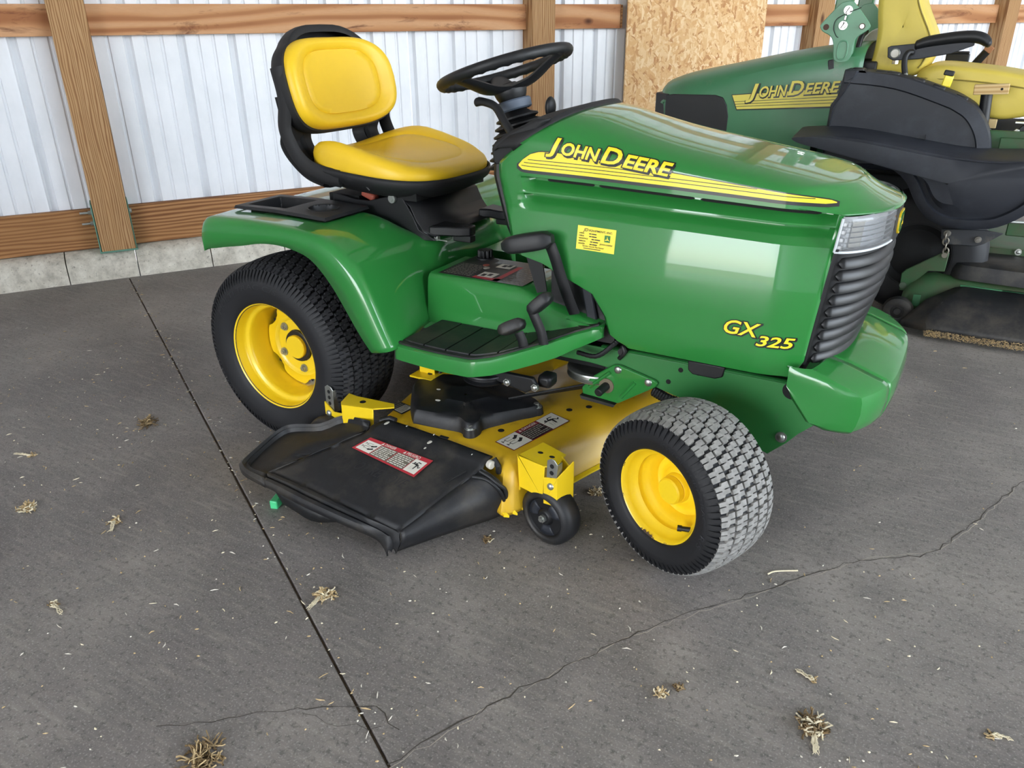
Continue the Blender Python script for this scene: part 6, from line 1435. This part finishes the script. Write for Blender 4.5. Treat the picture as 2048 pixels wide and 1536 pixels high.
b = B(); b.prism([(1.652, .300), (1.672, .312), (1.684, .305), (1.682, .225), (1.62, .22), (1.545, .12), (1.525, .12), (1.520, .195), (1.535, .215)], 'y', 1.70, 1.712); lb2 = b.obj('deck_lift_arm', GREEN_DIRTY, fm, bevel=.003)
b = B(); b.cyl((1.668, 1.70, .296), (1.668, 1.692, .296), .011, n=20); b.obj('arm_bolt', CH, lb2); b = B(); b.cyl((1.535, 1.70, .145), (1.535, 1.695, .145), .014, n=20); b.obj('arm_bolt', simple('painted_bolt', '4a5a48', .6), lb2)
dk = [(1.535, .06), (1.54, .12), (1.565, .17), (1.60, .195), (1.65, .205), (2.25, .205), (2.30, .19), (2.31, .06)]
b = B(); rws = []
for y, k in ((1.66, .0), (1.665, .55), (1.685, .85), (1.72, 1.0), (2.9, 1.0), (2.94, .8), (2.95, 0)):
    rws.append([(lerp(1.93, x, .97 + .03 * k), y, lerp(.06, z, k) if z > .06 else z) for x, z in dk])
b.grid(rws); d2 = b.obj('cutting_deck', GREEN_DIRTY, fm, smooth=45)
b = B(); b.box((1.60, 1.652, .10), (.03, .004, .05)); b.obj('deck_tab', GREEN_OLD, d2, bevel=.002)
b = B(); b.box((1.90, 1.672, .183), (.30, .012, .006)); b.box((2.05, 1.672, .183), (.30, .012, .006)); b.obj('deck_edge', GREEN_OLD, d2, bevel=.002)
cvp = [(1.70, 1.76), (1.72, 1.71), (1.80, 1.69), (2.30, 1.70), (2.32, 2.0), (1.95, 2.05), (1.76, 1.98), (1.69, 1.87)]
q = smooth_path([(x, y, 0) for x, y in cvp], 3, True); cc_ = Vector((1.98, 1.87, 0))
b = B(); b.grid([[(lerp(cc_.x, p.x, k), lerp(cc_.y, p.y, k), z) for p in q] for k, z in ((1, .203), (.99, .235), (.95, .262), (.85, .270), (.02, .272))], cv=True); b.obj('belt_cover', BLACK_DUSTY, d2, smooth=45)
cw = Vector((1.540, 1.60, .062)); b = B(); b.lathe([(-.026, .028), (-.028, .038), (-.022, .056), (0, .062), (.022, .056), (.028, .038), (.026, .028)], cw, (0, 1, 0), 36); b.lathe([(-.024, 0), (-.024, .014), (-.018, .016), (-.016, .034)], cw, (0, 1, 0), 28); b.obj('deck_wheel', BLACK_DUSTY, d2, smooth=45)
b = B(); T0 = [(1.735, 1.665, .172), (1.77, 1.668, .180), (2.0, 1.668, .178), (2.3, 1.668, .178)]; T1 = [(1.64, 1.60, .125), (1.70, 1.565, .135), (2.0, 1.56, .125), (2.3, 1.56, .125)]; T2 = [(1.565, 1.525, .040), (1.66, 1.475, .062), (2.0, 1.475, .062), (2.3, 1.475, .062)]; T3 = [(1.565, 1.520, .022), (1.67, 1.462, .032), (2.0, 1.462, .032), (2.3, 1.462, .032)]
rs2 = [[curve_at(t, i / 18) for i in range(19)] for t in (T0, T1, T2, T3)]; b.grid(rs2); df_ = b.obj('deck_deflector', BLACK_DUSTY, d2, smooth=30, solid=.004)
b = B(); b.tube([(1.765, 1.655, .174), (1.70, 1.56, .133), (1.655, 1.49, .068)], .003, n=8); b.obj('deflector_crease', simple('scuffed_crease', '403e3a', .7), d2)
f = label_sheet(d2, [(1.905, 1.632, .1585), (2.05, 1.636, .1585), (2.05, 1.662, .1735), (1.904, 1.660, .1735)], .004)
def lp2(name, r, h, mat): b = B(); lq(b, f, *r, h); b.obj(name, mat, d2, smooth=0, fixn=False)
lp2('warning_label', (0, 0, 1, 1), 0, STICKER_R); lp2('label_field', (.03, .12, .36, .88), .0005, STICKER_W); lp2('label_column', (.38, .12, .97, .88), .0005, FAW)
b = B(); lq(b, f, .07, .5, .32, .6, .0009); lq(b, f, .08, .3, .30, .38, .0009); b.obj('label_print', STICKER_K, d2, smooth=0, fixn=False, kind='stuff')
# ================================================================ DEBRIS
STRAW = simple('dry_straw', 'b8a076', .9, var=.3, vs=60); STRAW_P = simple('pale_straw', 'd8cdb0', .9, var=.15, vs=60); STRAW_D = simple('dark_dry_grass', '7a6546', .9, var=.35, vs=50)
b = B(); rnd = random.Random(21)
for k in range(800):
    x = rnd.uniform(1.66, 2.08); y = 1.452 + rnd.uniform(-.012, .006) + .012 * (x - 1.7); z = .018 + rnd.uniform(0, .026); a = rnd.uniform(0, PI); l = rnd.uniform(.002, .006)
    d = Vector((math.cos(a) * l, math.sin(a) * l * .5, rnd.uniform(-.004, .004))); p = Vector((x, y, z)); b.tube([p - d, p + d], .0008, n=3, caps=False)
b.obj('grass_fringe', STRAW, d2, smooth=0, kind='stuff')
def clump(name, x, y, r, n, seed, mats, label, tail=None, h=.5):
    rn = random.Random(seed); b = B()
    for k in range(n):
        b.k = 0 if rn.random() < .7 else 1
        a = rn.uniform(0, 2 * PI); rr = r * rn.random() ** .6; c = Vector((x + rr * math.cos(a) * .9, y + rr * math.sin(a) * .9, .0015 + max(0, (1 - rr / r)) * r * h * rn.uniform(.1, 1)))
        q = [c]; d = Vector((rn.uniform(-1, 1), rn.uniform(-1, 1), rn.uniform(-.25, .35))).normalized()
        for s in range(4):
            d = (d + Vector((rn.uniform(-.8, .8), rn.uniform(-.8, .8), rn.uniform(-.4, .3)))).normalized(); p = q[-1] + d * r * .2; p.z = max(.0012, p.z); q.append(p)
        b.tube(q, [rn.uniform(.0009, .0022)] * 5, n=4, caps=False, sq=(0, 0, 1))
    if tail:
        b.k = 1
        for k in range(int(tail[2])):
            q = [Vector((x, y, .004))]; 
            for s in range(5): t = (s + 1) / 5; q.append(Vector((x + tail[0] * t + rn.uniform(-.006, .006), y + tail[1] * t + rn.uniform(-.006, .006), .002 + rn.uniform(0, .006) * (1 - t))))
            b.tube(q, [.0016, .0016, .0014, .0012, .001, .0006], n=4, caps=False)
    o = b.obj(name, mats, None, smooth=0); tag(o, label, 'dry grass', 'clumps of dry grass on the floor'); return o
DG = [STRAW, STRAW_P]
clump('grass_clump', .618, -.969, .021, 90, 1, DG, 'round tan tuft of dry grass with a pale tail, below the black discharge chute', (-.0, -.055, 10))
clump('grass_clump', -.342, -1.104, .022, 80, 2, DG, 'round tan tuft of dry grass alone on the floor left of the black chute')
o1 = clump('grass_clump', -.495, -.610, .030, 70, 3, [STRAW_D, STRAW], 'brownish straggling tuft of dry grass on the floor left of the rear wheel', (-.05, .045, 8))
clump('grass_clump', 1.668, -.80, .026, 110, 4, [STRAW_D, STRAW_P], 'largest tuft of dry grass, dark on top, with loose pale stalks, nearest the camera', (.018, -.06, 16), .7)
clump('grass_clump', .735, -1.415, .035, 90, 5, [STRAW_D, STRAW], 'flat dark brown tuft of dry grass at the bottom edge of the photo', None, .3)
clump('grass_clump', .98, -.264, .018, 60, 6, DG, 'small tan tuft of dry grass on the floor between gauge wheel and front tire')
clump('grass_clump', .833, -.603, .014, 40, 7, [STRAW_D, STRAW_P], 'small greenish tuft of dry grass in front of the small black gauge wheel')
clump('grass_clump', 1.396, -.864, .012, 40, 8, DG, 'small dry grass tuft with one stalk, near the floor crack by the front tire', (.012, -.012, 2))
clump('grass_clump', 1.421, -.832, .009, 26, 9, [STRAW_D, STRAW], 'tiny brown dry grass tuft just behind the small stalked tuft near the front tire')
clump('grass_clump', 1.648, -.683, .010, 18, 10, DG, 'flat wisp of pale dry grass behind the largest tuft', (-.035, .012, 5), .2)
clump('grass_clump', -.075, -1.022, .017, 26, 11, DG, 'upright brown wisp of dry grass to the left of the chute across the floor joint', (.03, -.04, 6), .3)
clump('grass_clump', -.62, -.926, .014, 16, 12, DG, 'thin pale wisp of dry grass near the left edge of the photo', (-.06, -.02, 5), .2)
clump('grass_clump', .10, -1.30, .012, 16, 13, [STRAW_D, STRAW_P], 'thin wisp of dry grass low at the left, nearest the camera on that side', (.05, -.012, 5), .2)
clump('grass_clump', 1.955, -.66, .010, 14, 14, DG, 'small forked wisp of pale dry grass at the bottom right corner', (.035, .012, 4), .3)
b = B(); q = smooth_path([(1.486, -.392, .002), (1.50, -.375, .004), (1.545, -.345, .003)], 4); b.tube(q, [.0018] * len(q), n=5); tag(b.obj('straw_stalk', STRAW_P, None), 'single long pale straw stalk lying in front of the front tire', 'straw')
G2 = simple('mint_green_plastic', '4fd08c', .35, coat=.3)
b = B(); b.box((.243, -.747, .0125), (.022, .05, .025), Euler((0, 0, R(20)))); tag(b.obj('plastic_scrap', G2, None, bevel=.003), 'mint green plastic scrap peeping from under the black discharge chute', 'scrap')
# countless chips, seeds and stalk bits strewn over the floor
rnd = random.Random(5); b = B()
for k in range(1500):
    near = rnd.random()
    if near < .55: px, py = rnd.uniform(-1.8, 2.2), rnd.uniform(-1.7, -.2)
    elif near < .66: t = rnd.random(); c = ja.lerp(jb, t); px, py = c.x + rnd.gauss(0, .02), c.y + rnd.gauss(0, .02)
    else: px, py = rnd.uniform(-1.5, 2.6), rnd.uniform(-1.2, 2.0)
    b.k = rnd.choice((0, 0, 1, 2)); a = rnd.uniform(0, PI); l = rnd.choice((.002, .0025, .003, .004, .006, .010)) * rnd.uniform(.6, 1.1); w_ = rnd.uniform(.0007, .0016) * (1.6 if l < .005 else 1)
    d = Vector((math.cos(a), math.sin(a), 0)); n_ = Vector((-d.y, d.x, 0)); c = Vector((px, py, .0008)); zz = Vector((0, 0, rnd.uniform(.0012, .003))); bend = n_ * rnd.uniform(-.25, .25) * l
    b.add([c - d * l - n_ * w_ * .5, c + bend - n_ * w_, c + d * l - n_ * w_ * .3, c + d * l + n_ * w_ * .3, c + bend + n_ * w_, c - d * l + n_ * w_ * .5, c + bend + zz, c - d * l * .8 + zz * .5, c + d * l * .8 + zz * .5], [(0, 1, 6, 7), (1, 2, 8, 6), (2, 3, 8), (3, 4, 6, 8), (4, 5, 7, 6), (5, 0, 7)])
b.obj('litter', [STRAW, simple('pale_chip', 'cfc9ba', .9), STRAW_P], fl, smooth=0, fixn=False, kind='stuff')
